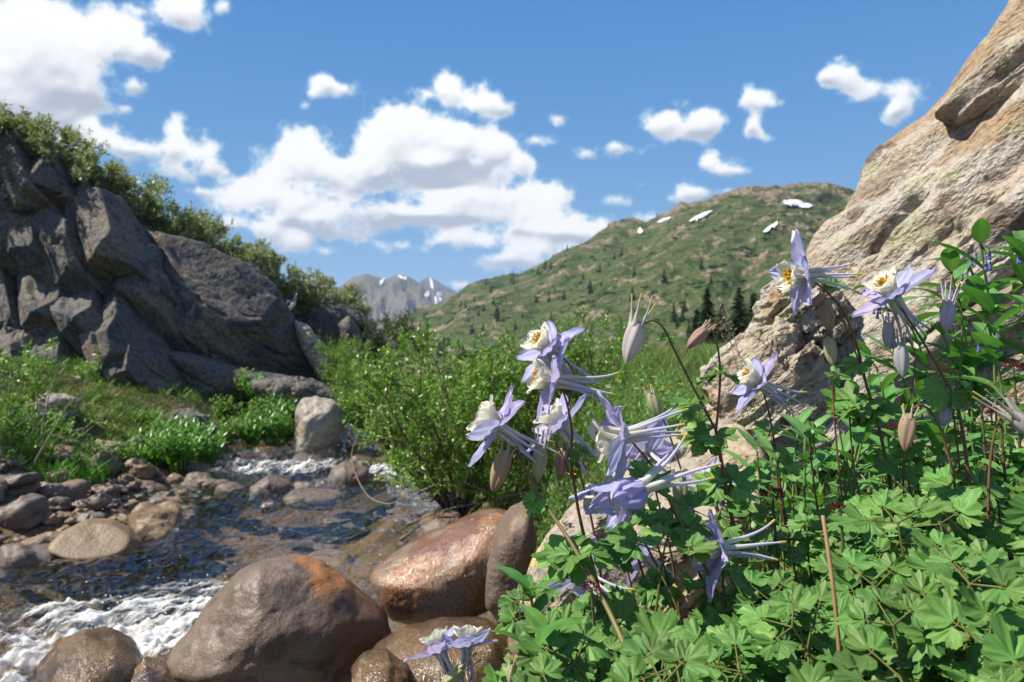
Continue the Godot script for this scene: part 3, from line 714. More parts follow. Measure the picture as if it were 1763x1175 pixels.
func make_rocks() -> void:
	var grain := func(ang: float, stretch: float) -> Basis: return Basis.from_scale(Vector3(1.0 / stretch, 1.0, 0.8)) * Basis(Vector3(0, 0, 1), -ang)
	# the great tan boulder behind the flowers
	px_rock("boulder", "huge tan gneiss boulder with rusty edge and lichen behind the columbines",
		[[1246, 690], [1262, 770], [1400, 900], [1763, 950], [2200, 900], [2350, 300], [2150, -420], [1880, -240], [1735, -14], [1690, 48], [1640, 128], [1592, 182], [1540, 222], [1498, 262], [1474, 330], [1440, 385], [1402, 430], [1372, 492], [1330, 545], [1272, 610]],
		Vector2(1690, 480), 2.1, 0.42, 0.45, "rock_gneiss", {"p": 2.3, "amp": 0.075, "freq": 2.8, "crag": 0.07, "crag_freq": 3.0, "fol": Basis.from_scale(Vector3(0.3, 1.0, 0.7)), "steps": 0.05, "step_size": 0.15, "nt": 700, "nf": 480, "tone": tone_tan, "seed": 1.37, "smooth": 1,
		"cuts": [[Vector3(-0.52, 0.48, 0.70).normalized(), 0.33], [Vector3(-0.1, 0.75, 0.65).normalized(), 0.62]]}, 0.0)
	px_rock("boulder", "grey overhanging slab high on the huge tan boulder", [[1606, 204], [1640, 168], [1700, 112], [1763, 66], [1860, -10], [1960, 40], [1900, 120], [1800, 182], [1720, 196], [1650, 220]],
		Vector2(1760, 120), 1.93, 0.10, 0.16, "rock_gneiss", {"p": 3.0, "amp": 0.02, "freq": 3.0, "crag": 0.02, "crag_freq": 4.0, "fol": Basis.from_scale(Vector3(0.3, 1.0, 0.7)), "steps": 0.02, "step_size": 0.08, "nt": 240, "nf": 160, "tone": tone_tan, "seed": 2.6})
	# foot of the boulder, with a broken hollow
	px_rock("boulder", "low tan rock slab at the foot of the huge boulder", [[1240, 650], [1262, 612], [1330, 560], [1400, 560], [1470, 640], [1480, 760], [1400, 830], [1290, 800], [1250, 740]],
		Vector2(1360, 690), 1.93, 0.15, 0.2, "rock_gneiss", {"p": 2.6, "amp": 0.02, "freq": 4.0, "crag": 0.03, "crag_freq": 5.0, "fol": Basis.from_scale(Vector3(0.4, 1.0, 0.8)), "steps": 0.03, "step_size": 0.09, "fract": 0.015, "fract_freq": 6.0, "nt": 260, "nf": 170, "tone": tone_tan, "seed": 2.0}, 0.1)
	px_rock("boulder", "broken brown ledge jutting from the huge boulder's edge", [[1322, 548], [1345, 505], [1400, 470], [1460, 500], [1470, 560], [1430, 600], [1370, 585]],
		Vector2(1395, 535), 2.02, 0.13, 0.12, "rock_gneiss", {"p": 3.0, "amp": 0.025, "freq": 6.0, "crag": 0.03, "crag_freq": 7.0, "fol": Basis.from_scale(Vector3(0.4, 1.0, 0.8)), "steps": 0.03, "step_size": 0.06, "fract": 0.015, "fract_freq": 9.0, "nt": 200, "nf": 140, "tone": tone_tan, "seed": 5.0}, 0.05)
	px_rock("boulder", "pale granite slab with yellow lichen under the columbine stems", [[905, 1060], [925, 1000], [960, 940], [1040, 890], [1120, 830], [1210, 770], [1290, 752], [1340, 800], [1370, 900], [1340, 1010], [1200, 1090], [1020, 1130]],
		Vector2(1150, 940), 1.42, 0.17, 0.45, "rock_near", {"p": 4.0, "amp": 0.02, "freq": 3.5, "crag": 0.02, "crag_freq": 4.0, "fract": 0.03, "fract_freq": 4.0, "nt": 240, "nf": 150, "tone": tone_slab, "seed": 3.0, "cuts": [[Vector3(-0.25, 0.70, 0.66).normalized(), 0.12]]}, 0.12)
	# boulders in the stream
	px_rock("boulder", "domed brown boulder with rusty shoulder standing in the rapid", [[268, 1150], [310, 1105], [350, 1052], [395, 1002], [440, 974], [500, 970], [545, 980], [590, 1002], [632, 1040], [664, 1072], [670, 1110], [640, 1150], [600, 1185], [480, 1215], [350, 1215]],
		Vector2(475, 1090), 2.62, 0.28, 0.28, "rock_damp", {"p": 2.15, "amp": 0.024, "freq": 3.4, "crag": 0.004, "crag_freq": 3.0, "nt": 200, "nf": 120, "tone": tone_dome, "seed": 4.0, "blend": 0.04,
		"cuts": [[Vector3(0.12, 0.72, 0.68).normalized(), 0.245], [Vector3(-0.62, 0.55, 0.55).normalized(), 0.25], [Vector3(0.55, -0.1, 0.82).normalized(), 0.29]]}, 0.05)
	px_rock("boulder", "wet red-brown slab shining in the sun beside the stream", [[628, 1000], [660, 980], [720, 945], [790, 912], [850, 890], [905, 900], [925, 950], [890, 1010], [850, 1050], [790, 1085], [720, 1090], [665, 1075], [640, 1040]],
		Vector2(770, 990), 2.95, 0.24, 0.3, "rock_wet", {"p": 2.3, "crag": 0.006, "crag_freq": 3.0, "amp": 0.018, "freq": 3.5, "nt": 200, "nf": 110, "tone": tone_red, "seed": 6.0, "cuts": [[Vector3(-0.30, 0.68, 0.66).normalized(), 0.195]]}, 0.1)
	px_rock("boulder", "dry grey-brown rock leaning on the wet red slab", [[835, 1050], [838, 990], [855, 930], [880, 895], [915, 880], [925, 930], [920, 1000], [905, 1060], [860, 1080]],
		Vector2(880, 985), 2.45, 0.11, 0.3, "rock_river", {"p": 3.2, "amp": 0.015, "freq": 5.0, "nt": 110, "nf": 80, "tone": tone_river, "seed": 7.0}, 0.06)
	px_rock("boulder", "small brown rock under the willow bush roots", [[718, 935], [722, 905], [750, 890], [790, 890], [800, 910], [770, 935]], Vector2(758, 915), 3.9, 0.14, 0.3, "rock_river", {"p": 2.6, "amp": 0.02, "freq": 5.0, "nt": 80, "nf": 50, "tone": tone_river, "seed": 8.3}, 0.06)
	px_rock("boulder", "glistening rusty boulder awash at the rapid's edge", [[40, 1180], [80, 1140], [130, 1118], [185, 1114], [225, 1130], [240, 1160], [220, 1210], [120, 1230], [50, 1215]], Vector2(140, 1170), 2.3, 0.2, 0.25, "rock_wet", {"p": 2.4, "amp": 0.02, "freq": 4.0, "nt": 120, "nf": 80, "tone": tone_wet, "seed": 9.0}, 0.05)
	px_rock("boulder", "small wet stone wedged beside the domed boulder", [[225, 1165], [250, 1145], [285, 1150], [300, 1180], [260, 1200], [230, 1195]], Vector2(260, 1175), 2.3, 0.1, 0.12, "rock_wet", {"p": 2.6, "amp": 0.016, "freq": 8.0, "nt": 60, "nf": 40, "tone": tone_wet, "seed": 10.0})
	px_rock("boulder", "flat wet ledge with water sliding over it", [[620, 1160], [680, 1125], [760, 1108], [850, 1108], [890, 1140], [900, 1190], [850, 1230], [700, 1230], [640, 1210]], Vector2(765, 1175), 2.35, 0.2, 0.3, "rock_wet", {"p": 2.6, "amp": 0.016, "freq": 5.0, "nt": 120, "nf": 80, "tone": tone_wet, "seed": 11.0}, 0.08)
	px_rock("boulder", "ochre wet stone in the trickle", [[600, 1165], [625, 1140], [670, 1138], [705, 1160], [700, 1195], [620, 1200]], Vector2(655, 1170), 2.2, 0.1, 0.14, "rock_wet", {"p": 2.6, "amp": 0.016, "freq": 8.0, "nt": 80, "nf": 50, "tone": tone_wet, "seed": 12.4})
	px_rock("boulder", "small tan stone beside the spotless ledge", [[872, 1110], [890, 1088], [912, 1095], [915, 1125], [890, 1140]], Vector2(893, 1114), 1.9, 0.05, 0.08, "rock_river", {"p": 2.4, "amp": 0.02, "freq": 9.0, "nt": 50, "nf": 32, "tone": tone_river, "seed": 13.3})
	px_rock("boulder", "wide grey river rock at the gravel bar's end", [[70, 950], [95, 925], [140, 905], [185, 906], [215, 915], [242, 935], [230, 955], [170, 965], [100, 962]], Vector2(155, 938), 4.15, 0.22, 0.3, "rock_river", {"p": 2.4, "amp": 0.02, "freq": 3.0, "nt": 110, "nf": 70, "tone": tone_river, "seed": 14.0, "cuts": [[Vector3(0.75, 0.1, 0.6).normalized(), 0.23], [Vector3(-0.15, 0.8, 0.55).normalized(), 0.08]]}, 0.05)
	# rocks across the head of the pool
	var mid := [[395, 848, 26, 15, 5.95, "rounded tan rock"], [466, 842, 34, 23, 5.9, "squarish folded tan rock"], [448, 853, 18, 14, 5.75, "small tan rock leaning on the folded rock"], [540, 857, 50, 13, 5.8, "long low tan rock"], [520, 845, 24, 12, 6.0, "brown rock behind the long low rock"], [338, 846, 38, 12, 6.1, "flat grey rock lapped by ripples"], [600, 822, 40, 24, 6.2, "craggy brown rock in the chute"], [560, 838, 22, 14, 6.3, "dark wet rock beside the chute"], [463, 872, 18, 8, 5.4, "small wet red stone"], [300, 830, 20, 12, 6.3, "dark stone under the left bank"], [250, 842, 34, 14, 5.9, "layered brown rock at the bank"], [520, 793, 24, 12, 6.9, "sloping brown rock above the riffle"], [555, 800, 26, 10, 6.9, "wet dark rock above the riffle"], [455, 782, 26, 14, 7.2, "black wet rock under the bank"], [620, 798, 22, 14, 6.8, "dark wet rock at the bush's edge"], [645, 830, 22, 14, 6.3, "half drowned dark rock"], [330, 808, 26, 14, 6.6, "blue-grey rock under the bank"]]
	for k in mid.size():
		var s: Array = mid[k]
		var wet: bool = s[5].contains("wet") or s[5].contains("drowned")
		var m := rock_mesh(blobby(s[2] / F * s[4], s[3] / F * s[4] * 1.25, k * 1.7), s[2] / F * s[4] * 0.8, s[2] / F * s[4], {"p": 2.7, "amp": 0.02, "freq": 5.0, "crag": 0.012, "crag_freq": 7.0, "nt": 64, "nf": 40, "tone": tone_wet if wet else tone_river, "seed": k * 0.37 + 20.0})
		tag(solo("river_rock", m, M["rock_wet" if wet else "rock_river"], Transform3D(Basis.from_euler(Vector3(0, rr(-0.5, 0.5), rr(-0.1, 0.1))), W(s[0], s[1] + s[3] * 0.25, s[4]))), s[5] + " in the head of the pool", "rock", "rocks across the head of the pool")
	# gravel bar: cobbles of five shapes
	var shapes := []
	for k in 8: shapes.append(rock_mesh(blobby(1.0, 0.55 + 0.06 * (k % 3), k * 3.3 + 1.0, 0.45), 0.8, 0.8, {"p": 3.2, "amp": 0.12, "freq": 1.1, "fract": 0.12, "fract_freq": 1.1, "nt": 40, "nf": 26, "tone": tone_river, "seed": 30.0 + k * 0.53}))
	var placed := []
	var tries := 0
	while placed.size() < 170 and tries < 5000:
		tries += 1
		var d := rr(3.9, 6.3); var l := interp(BANKS, d, 1)
		var x := l + rr(-1.05, 0.30)
		var size := lerpf(0.035, 0.15, pow(rng.randf(), 2.6)) if placed.size() > 22 else rr(0.10, 0.2)
		var at := Vector2(x, d); var ok := true
		for p in placed:
			if p[0].distance_to(at) < (p[1] + size) * 0.72: ok = false; break
		if not ok: continue
		placed.append([at, size])
		var j := placed.size()
		var n := solo("cobble", shapes[j % 8], M.rock_river, Transform3D(Basis.from_euler(Vector3(rr(-0.25, 0.25), rr(0, TAU), rr(-0.2, 0.2))).scaled(Vector3.ONE * size), Vector3(x, maxf(ground_y(x, d), -0.05) + size * 0.22, -d)))
		tag(n, "fist to head sized brown cobble on the gravel bar" if size > 0.08 else "small brown stone among the cobbles of the gravel bar", "stone", "cobbles on the gravel bar")
	# stones on the stream bed, seen through the water
	for k in 45:
		var d := rr(2.4, 6.4); var x := lerpf(interp(BANKS, d, 1), interp(BANKS, d, 2), rr(0.04, 0.96)); var size := rr(0.05, 0.20)
		var n := solo("bed_stone", shapes[k % 8], M.rock_river, Transform3D(Basis.from_euler(Vector3(rr(-0.2, 0.2), rr(0, TAU), 0)).scaled(Vector3(size, size * 0.4, size)), Vector3(x, ground_y(x, d) - 0.01, -d)))
		tag(n, "brown stone lying under the water on the stream bed", "stone", "stones on the stream bed")
	make_cliff(grain)
func make_cliff(grain: Callable) -> void:
	# a cliff of slabs dipping to the lower right, each slab a piece of the outcrop
	var slabs := [
		# outline, centre, depth, front, seed
		[[[-140, 90], [-60, 120], [0, 190], [70, 255], [130, 320], [180, 372], [215, 450], [240, 560], [300, 690], [150, 700], [-100, 700], [-300, 600], [-300, 200]], [40, 470], 9.4, 0.9, 1.5],
		[[[60, 340], [150, 395], [205, 470], [240, 540], [190, 560], [110, 520], [60, 440], [40, 380]], [130, 460], 8.75, 0.5, 2.5],
		[[[-80, 250], [20, 300], [60, 400], [90, 480], [60, 540], [-20, 540], [-100, 450]], [0, 420], 8.75, 0.45, 3.5],
		[[[-60, 520], [60, 500], [150, 560], [190, 640], [150, 690], [60, 670], [-60, 640]], [60, 600], 8.4, 0.45, 4.5],
		[[[140, 540], [200, 560], [260, 620], [305, 690], [270, 715], [200, 690], [150, 640]], [215, 640], 8.2, 0.4, 5.5],
		[[[-100, 590], [20, 580], [110, 640], [150, 700], [60, 730], [-100, 720]], [10, 660], 8.0, 0.4, 6.5],
		[[[180, 400], [250, 420], [280, 520], [320, 610], [290, 640], [230, 590], [190, 500]], [240, 520], 8.9, 0.5, 7.5],
		[[[100, 290], [160, 350], [190, 400], [200, 470], [150, 420], [90, 350]], [145, 375], 8.9, 0.3, 7.9]]
	for k in 16:                                          # smaller joint blocks along the dip
		var cx := rr(-10, 260); var cy := rr(300, 680)
		if cy < 250 + cx * 0.9 or cx > 150 + (cy - 300) * 0.45: continue
		var len := rr(80, 165); var wid := rr(20, 40); var ax := Vector2(0.52, 0.85)
		var bx := Vector2(0.85, -0.52).rotated(rr(-0.2, 0.2))
		slabs.append([[ax * len + bx * wid, ax * len - bx * wid, -ax * len - bx * wid, -ax * len + bx * wid].map(func(q): return [cx + q.x, cy + q.y]), [cx, cy], lerpf(8.95, 8.15, (cy - 300) / 400.0), rr(0.34, 0.5), 9.0 + k * 0.7])
	var cliff := thing("rock_outcrop", W(150, 690, 8.6))
	tag(cliff, "tall dark cliff of slanting grey slabs topped by willows", "cliff")
	for s in slabs:
		var c := Vector2(s[1][0], s[1][1])
		var cuts := []
		var joints := [Vector3(0.62, 0.22, 0.75), Vector3(-0.15, 0.62, 0.77), Vector3(0.25, -0.55, 0.8), Vector3(0.85, 0.45, 0.3), Vector3(-0.5, 0.1, 0.86)]
		for k in 5: cuts.append([(joints[k] + rand_dir() * 0.22).normalized(), s[3] * rr(0.55, 0.95)])
		var m := rock_mesh(pxs(s[0], c, s[2]), s[3], 0.8, {"p": 9.0, "cuts": cuts, "blend": 0.012, "amp": 0.05, "freq": 1.6, "crag": 0.05, "crag_freq": 1.4, "fol": grain.call(-1.0, 3.0), "steps": 0.05, "step_size": 0.35, "nt": 150, "nf": 110, "tone": tone_cliff, "seed": s[4], "smooth": 0})
		part("rock_slab", m, M.rock_grey, cliff, Transform3D(Basis(), W(c.x, c.y, s[2]) - cliff.position))
	px_rock("rock_outcrop", "broad grey slab dappled with willow shade beside the cliff", [[172, 372], [230, 385], [300, 410], [380, 440], [430, 462], [470, 500], [500, 560], [528, 640], [560, 690], [470, 700], [400, 670], [330, 640], [270, 590], [215, 500]],
		Vector2(370, 560), 9.6, 0.7, 0.9, "rock_grey", {"p": 4.0, "steps": 0.06, "step_size": 0.4, "amp": 0.07, "freq": 1.2, "crag": 0.07, "crag_freq": 1.3, "fol": grain.call(-0.7, 2.5), "nt": 240, "nf": 160, "tone": tone_cliff, "seed": 12.0, "smooth": 1, "blend": 0.02, "cuts": [[Vector3(0.12, 0.52, 0.83).normalized(), 0.62], [Vector3(0.55, 0.15, 0.8).normalized(), 0.78], [Vector3(-0.5, 0.3, 0.8).normalized(), 0.8], [Vector3(0.2, -0.35, 0.9).normalized(), 0.66]]}, 0.2)
	px_rock("rock_outcrop", "dark undercut ledge below the dappled slab", [[260, 600], [330, 610], [420, 640], [500, 650], [540, 690], [500, 720], [400, 690], [300, 690]], Vector2(400, 660), 9.0, 0.45, 0.7, "rock_grey", {"p": 3.0, "amp": 0.08, "freq": 1.4, "crag": 0.08, "crag_freq": 1.6, "fol": grain.call(-0.5, 2.5), "nt": 150, "nf": 90, "tone": tone_cliff, "seed": 13.0}, 0.1)
	px_rock("rock_outcrop", "shadowed boulder wall under the far willows", [[488, 540], [520, 515], [580, 520], [640, 560], [690, 600], [690, 660], [600, 670], [520, 640]], Vector2(590, 595), 12.5, 0.6, 1.0, "rock_grey", {"p": 3.0, "amp": 0.12, "freq": 0.9, "crag": 0.12, "crag_freq": 1.0, "nt": 150, "nf": 90, "tone": tone_cliff, "seed": 14.0}, 0.2)
	px_rock("boulder", "rounded dark boulder in front of the shadowed wall", [[582, 560], [600, 545], [622, 570], [626, 600], [610, 612], [590, 595]], Vector2(604, 580), 11.6, 0.25, 0.3, "rock_grey", {"p": 2.4, "amp": 0.04, "freq": 2.0, "nt": 70, "nf": 44, "tone": tone_cliff, "seed": 15.0})
	px_rock("boulder", "pale knobbly rock step below the dappled slab", [[430, 655], [480, 650], [540, 655], [580, 680], [560, 710], [500, 715], [450, 700]], Vector2(505, 685), 8.6, 0.35, 0.5, "rock_grey", {"p": 2.6, "amp": 0.08, "freq": 2.2, "crag": 0.05, "crag_freq": 3.0, "nt": 120, "nf": 80, "tone": tone_cliff, "seed": 16.0})
	px_rock("boulder", "tall pale boulder standing at the stream's edge", [[508, 705], [520, 688], [545, 682], [575, 690], [598, 715], [590, 740], [576, 765], [572, 795], [540, 810], [504, 800], [508, 745]], Vector2(545, 735), 7.6, 0.35, 0.4, "rock_river", {"p": 2.6, "amp": 0.05, "freq": 3.0, "nt": 120, "nf": 90, "tone": tone_slab, "seed": 17.0})
	px_rock("boulder", "grey rock ledge reaching down beside the willows", [[500, 545], [530, 560], [560, 600], [590, 650], [610, 690], [585, 690], [545, 650], [515, 600]], Vector2(550, 620), 10.0, 0.3, 0.6, "rock_grey", {"p": 2.6, "amp": 0.08, "freq": 1.6, "crag": 0.06, "crag_freq": 2.0, "nt": 110, "nf": 80, "tone": tone_slab, "seed": 18.0})
	# rocks on the left bank
	var k := 0
	for s in [[80, 702, 46, 22, 6.6, "pale flat-topped rock behind the waterside willow"], [215, 688, 26, 12, 8.0, "grey rock at the foot of the cliff"], [320, 722, 34, 14, 7.6, "smooth grey rock between the green clumps"], [130, 668, 50, 8, 7.8, "low pale ledge in the dry grass"], [235, 760, 20, 8, 6.8, "small grey stone in the herbs"], [180, 690, 20, 6, 7.6, "flat pale stone in the turf"], [40, 725, 36, 16, 6.3, "shaded rock under the waterside willow"], [345, 742, 26, 12, 7.3, "low grey rock above the green clump"], [18, 655, 30, 12, 8.0, "grey ledge at the cliff foot in the orange grass"], [265, 668, 20, 14, 8.2, "leaning grey block at the cliff foot"]]:
		var m := rock_mesh(blobby(s[2] / F * s[4], s[3] / F * s[4] * 1.3, k * 2.7 + 60.0, 0.35), s[2] / F * s[4] * 0.7, s[2] / F * s[4], {"p": 3.0, "amp": 0.05, "freq": 3.0, "nt": 64, "nf": 40, "tone": tone_slab if s[5].contains("pale") else tone_cliff, "seed": k * 0.41 + 60.0})
		tag(solo("bank_rock", m, M.rock_grey, Transform3D(Basis.from_euler(Vector3(0, rr(-0.4, 0.4), rr(-0.1, 0.1))), W(s[0], s[1] + s[3] * 0.3, s[4]))), s[5], "rock", "rocks on the left bank")
		k += 1
# ---------------------------------------------------------------- shrubs
func leaf_quad(mb: MB, at: Vector3, dir: Vector3, up: Vector3, len: float, wid: float, col: Color) -> void:
	var s := dir.cross(up).normalized() * wid * 0.5
	var n := s.cross(dir).normalized() * wid * 0.18
	var mid := at + dir * len * 0.5 + n
	var a := mb.add(at, col); var b := mb.add(at + dir * len * 0.42 - s - n, col); var c := mb.add(at + dir * len, col); var d := mb.add(at + dir * len * 0.42 + s - n, col); var e := mb.add(mid - n, col)
	mb.tri(a, b, e); mb.tri(b, c, e); mb.tri(c, d, e); mb.tri(d, a, e)
func rand_dir() -> Vector3:
	var v := Vector3(rng.randfn(), rng.randfn(), rng.randfn())
	return v.normalized()
# o: h, spread, stems, boughs, twigs, leaves, len, wid, tint, tip
func shrub_parts(o: Dictionary) -> Array:
	var wood := MB.new(); var fol := MB.new()
	var h: float = o.h
	var bark: Color = o.get("bark", L(0.12, 0.085, 0.06))
	for s in int(o.stems):
		var a: float = TAU * (s + rr(-0.4, 0.4)) / o.stems
		var out := Vector3(cos(a), 0, sin(a))
		var tilt: float = rr(0.15, 1.0) * o.spread
		var dir := (Vector3.UP + out * tilt).normalized()
		var length := h * rr(0.75, 1.05) * (1.0 + 0.2 * tilt)
		var pts := [out * 0.03 * h - Vector3(0, 0.08, 0)]
		for k in 4:
			dir = (dir + Vector3.UP * 0.10 + rand_dir() * 0.16).normalized()
			pts.append(pts[-1] + dir * length / 4.0)
		tube(wood, pts, [0.014 * h, 0.011 * h, 0.008 * h, 0.005 * h, 0.002 * h], [bark, bark * 1.15], 5)
		for b in int(o.boughs):
			var t := rr(0.08, 1.0) * 4.0
			var k0 := mini(int(t), 3)
			var p0: Vector3 = pts[k0].lerp(pts[k0 + 1], t - k0)
			var bd := (dir * 0.5 + out * rr(0.0, 0.7) + rand_dir() * 0.8 + Vector3.UP * 0.35).normalized()
			var bl := h * rr(0.22, 0.42)
			var q := [p0, p0 + bd * bl * 0.5 + rand_dir() * 0.03 * h, p0 + (bd + Vector3.UP * 0.15).normalized() * bl]
			tube(wood, q, [0.005 * h, 0.003 * h, 0.0015 * h], [bark], 4)
			for w in int(o.twigs):
				var tt := rr(0.2, 1.0)
				var r0: Vector3 = q[0].lerp(q[2], tt)
				var td := (bd * 0.7 + rand_dir() * 0.8 + Vector3.UP * 0.3).normalized()
				var tl := h * rr(0.10, 0.20)
				for l in int(o.leaves):
					var lt: float = float(l) / o.leaves
					var at := r0 + td * tl * lt + rand_dir() * 0.006
					var ld := (td * 0.55 + rand_dir() * 0.85 + Vector3.UP * 0.15).normalized()
					var g := rr(0.6, 1.4); var yel := rr(0.85, 1.35)
					var col: Color = o.tint
					var sz := rr(0.65, 1.15)
					leaf_quad(fol, at, ld, (rand_dir() + Vector3.UP * 1.3).normalized(), o.len * sz, o.wid * sz, L(col.r * g * yel, col.g * g, col.b * g))
	return [wood.mesh(true), fol.mesh(false)]
func shrub(called: String, parts_: Array, mat: String, at: Vector3, turn: float, size: float, label: String, category: String, group := "") -> Node3D:
	var o := thing(called, at, turn); o.scale = Vector3.ONE * size
	part("branches", parts_[0], M.bark, o); part("foliage", parts_[1], M[mat], o)
	tag(o, label, category, group)
	return o
func make_shrubs() -> void:
	# willows along the crest of the cliff
	var kinds := []
	for k in 4:
		kinds.append(shrub_parts({"h": 0.62, "spread": 1.0, "stems": 12, "boughs": 7, "twigs": 6, "leaves": 14, "len": 0.050, "wid": 0.019, "tint": [L(0.25, 0.315, 0.185), L(0.23, 0.30, 0.17), L(0.265, 0.325, 0.195), L(0.22, 0.29, 0.165)][k]}))
	var crest := [[-30, 292, 8.8], [40, 312, 9.1], [95, 345, 9.3], [140, 372, 9.6], [185, 395, 10.0], [235, 410, 10.3], [290, 428, 10.6], [340, 446, 10.9], [390, 468, 11.2], [435, 492, 11.4], [480, 512, 11.8], [525, 530, 12.2], [570, 548, 12.8], [610, 562, 13.4], [650, 580, 14.0], [685, 596, 15.0]]
	var n := 0
	for c in crest:
		for row in 2:
			var o := shrub("willow_shrub", kinds[(n * 3 + row) % 4], "willow", W(c[0] + rr(-12, 12) + row * 22, c[1] - row * 10 + 18, c[2] + row * 0.7), rr(0, TAU), rr(0.75, 1.08) * (0.72 if n > 25 else (1.3 if n < 10 else 1.1)), "grey-green willow shrub on the crest above the cliff and slabs", "shrub", "willow shrubs along the crest")
			n += 1
	var dark := shrub_parts({"h": 0.9, "spread": 0.6, "stems": 9, "boughs": 7, "twigs": 6, "leaves": 16, "len": 0.045, "wid": 0.018, "tint": L(0.045, 0.085, 0.025)})
	for p in [[690, 612, 13.5, 0.7, "dark green bush where the crest meets the valley"], [645, 640, 12.0, 0.8, "dark green bush before the shadowed boulder wall"], [722, 616, 14.5, 0.5, "small dark bush against the far mountainside"], [560, 640, 11.0, 0.5, "low dark bush at the wall's foot"]]:
		shrub("bush", dark, "willow", W(p[0], p[1], p[2]), rr(0, TAU), p[3], p[4], "bush")
	# the bright bush over the stream
	var big := shrub_parts({"h": 1.0, "spread": 0.95, "stems": 17, "boughs": 10, "twigs": 6, "leaves": 15, "len": 0.038, "wid": 0.019, "tint": L(0.145, 0.285, 0.045), "bark": L(0.10, 0.075, 0.06)})
	var big2 := shrub_parts({"h": 1.0, "spread": 0.85, "stems": 15, "boughs": 10, "twigs": 6, "leaves": 15, "len": 0.038, "wid": 0.019, "tint": L(0.16, 0.295, 0.05), "bark": L(0.10, 0.075, 0.06)})
	shrub("willow_bush", big, "bush", W(790, 880, 4.2), 0.4, 0.84, "bright green willow bush with dark twigs overhanging the stream", "bush")
	shrub("willow_bush", big2, "bush", W(690, 805, 5.4), 2.1, 0.70, "bright green bush leaning over the white chute", "bush")
	shrub("willow_bush", big2, "bush", W(880, 790, 4.9), 4.0, 0.66, "green bush behind the columbines at the meadow's edge", "bush")
	shrub("willow_bush", big, "bush", W(630, 720, 7.6), 5.0, 0.55, "low green bush beside the pale standing boulder", "bush")
	shrub("willow_bush", big2, "bush", W(590, 660, 9.2), 1.0, 0.5, "green bush on the ledge under the crest willows", "bush")
	shrub("willow_bush", big, "bush", W(985, 735, 5.2), 3.0, 0.66, "green bush standing in the meadow", "bush")
	# waterside willow
	var side := shrub_parts({"h": 1.0, "spread": 0.6, "stems": 8, "boughs": 5, "twigs": 5, "leaves": 12, "len": 0.05, "wid": 0.024, "tint": L(0.14, 0.27, 0.05), "bark": L(0.20, 0.17, 0.14)})
	shrub("waterside_willow", side, "bush", W(15, 850, 5.4), 0.6, 1.02, "young willow with pale stems at the gravel bar", "bush")
	shrub("waterside_willow", side, "bush", W(-70, 830, 5.7), 2.6, 1.0, "second young willow behind the pale-stemmed one", "bush")
	# spruces
	var sp := spruce()
	var k := 0
	for t in [[1218, 492, 46.0], [1243, 520, 50.0], [1272, 490, 45.0], [1298, 500, 47.0], [1200, 528, 52.0], [1316, 530, 54.0]]:
		var top := W(t[0], t[1], t[2])
		var base := minf(ground_y(top.x, t[2]), 1.2 - 40.0 * t[2] / F)
		var o := sp if k == 0 else copy(sp, Vector3.ZERO, 0, 1)
		o.position = Vector3(top.x, base, top.z); o.rotation.y = rr(0, TAU); var hh := top.y - base; o.scale = Vector3(hh * 0.9, hh, hh * 0.9)
		tag(o, ["dark spruce, tallest of the clump beyond the meadow", "slim spruce between the two tallest", "broad dark spruce, second tallest of the clump", "spruce next to the broad one, nearer the tan boulder", "short spruce at the clump's open end", "short spruce beside the tan boulder's edge"][k], "tree", "spruces beyond the meadow")
		k += 1
	# bare twigs standing before the hill
	for t in [[[985, 660], [930, 570], [890, 500], [880, 475]], [[985, 610], [1010, 560], [1045, 520], [1062, 505]], [[960, 640], [952, 600], [948, 560]], [[880, 640], [874, 590], [872, 560]], [[905, 650], [902, 600], [900, 570]]]:
		var mb := MB.new()
		tube(mb, curve(t.map(func(q): return W(q[0], q[1], 4.6)), 4), [0.006, 0.004, 0.0015], [L(0.14, 0.12, 0.10)], 5)
		tag(solo("twig", mb.mesh(), M.bark), "bare grey twig sticking up from the bush behind the columbines", "twig", "bare twigs")
	var br := MB.new(); tube(br, curve([W(620, 740, 5.6), W(605, 790, 5.5), W(630, 850, 5.2), W(670, 868, 5.0), W(700, 850, 5.0)], 6), [0.006, 0.004], [L(0.22, 0.16, 0.11)], 6)
	tag(solo("branch", br.mesh(), M.bark), "dead tan branch drooping into the stream below the bush", "branch")
	for t in [[[700, 905], [760, 880], [830, 865], [900, 850]], [[720, 850], [770, 830], [840, 845]], [[760, 905], [800, 893], [850, 880]], [[690, 930], [735, 900], [780, 895]]]:
		var mb := MB.new()
		tube(mb, curve(t.map(func(q): return W(q[0], q[1], 3.9)), 4), [0.012, 0.009, 0.004], [L(0.13, 0.11, 0.095)], 6)
		tag(solo("branch", mb.mesh(), M.bark), "grey dead branch at the willow bush's foot", "branch", "dead branches under the willow bush")
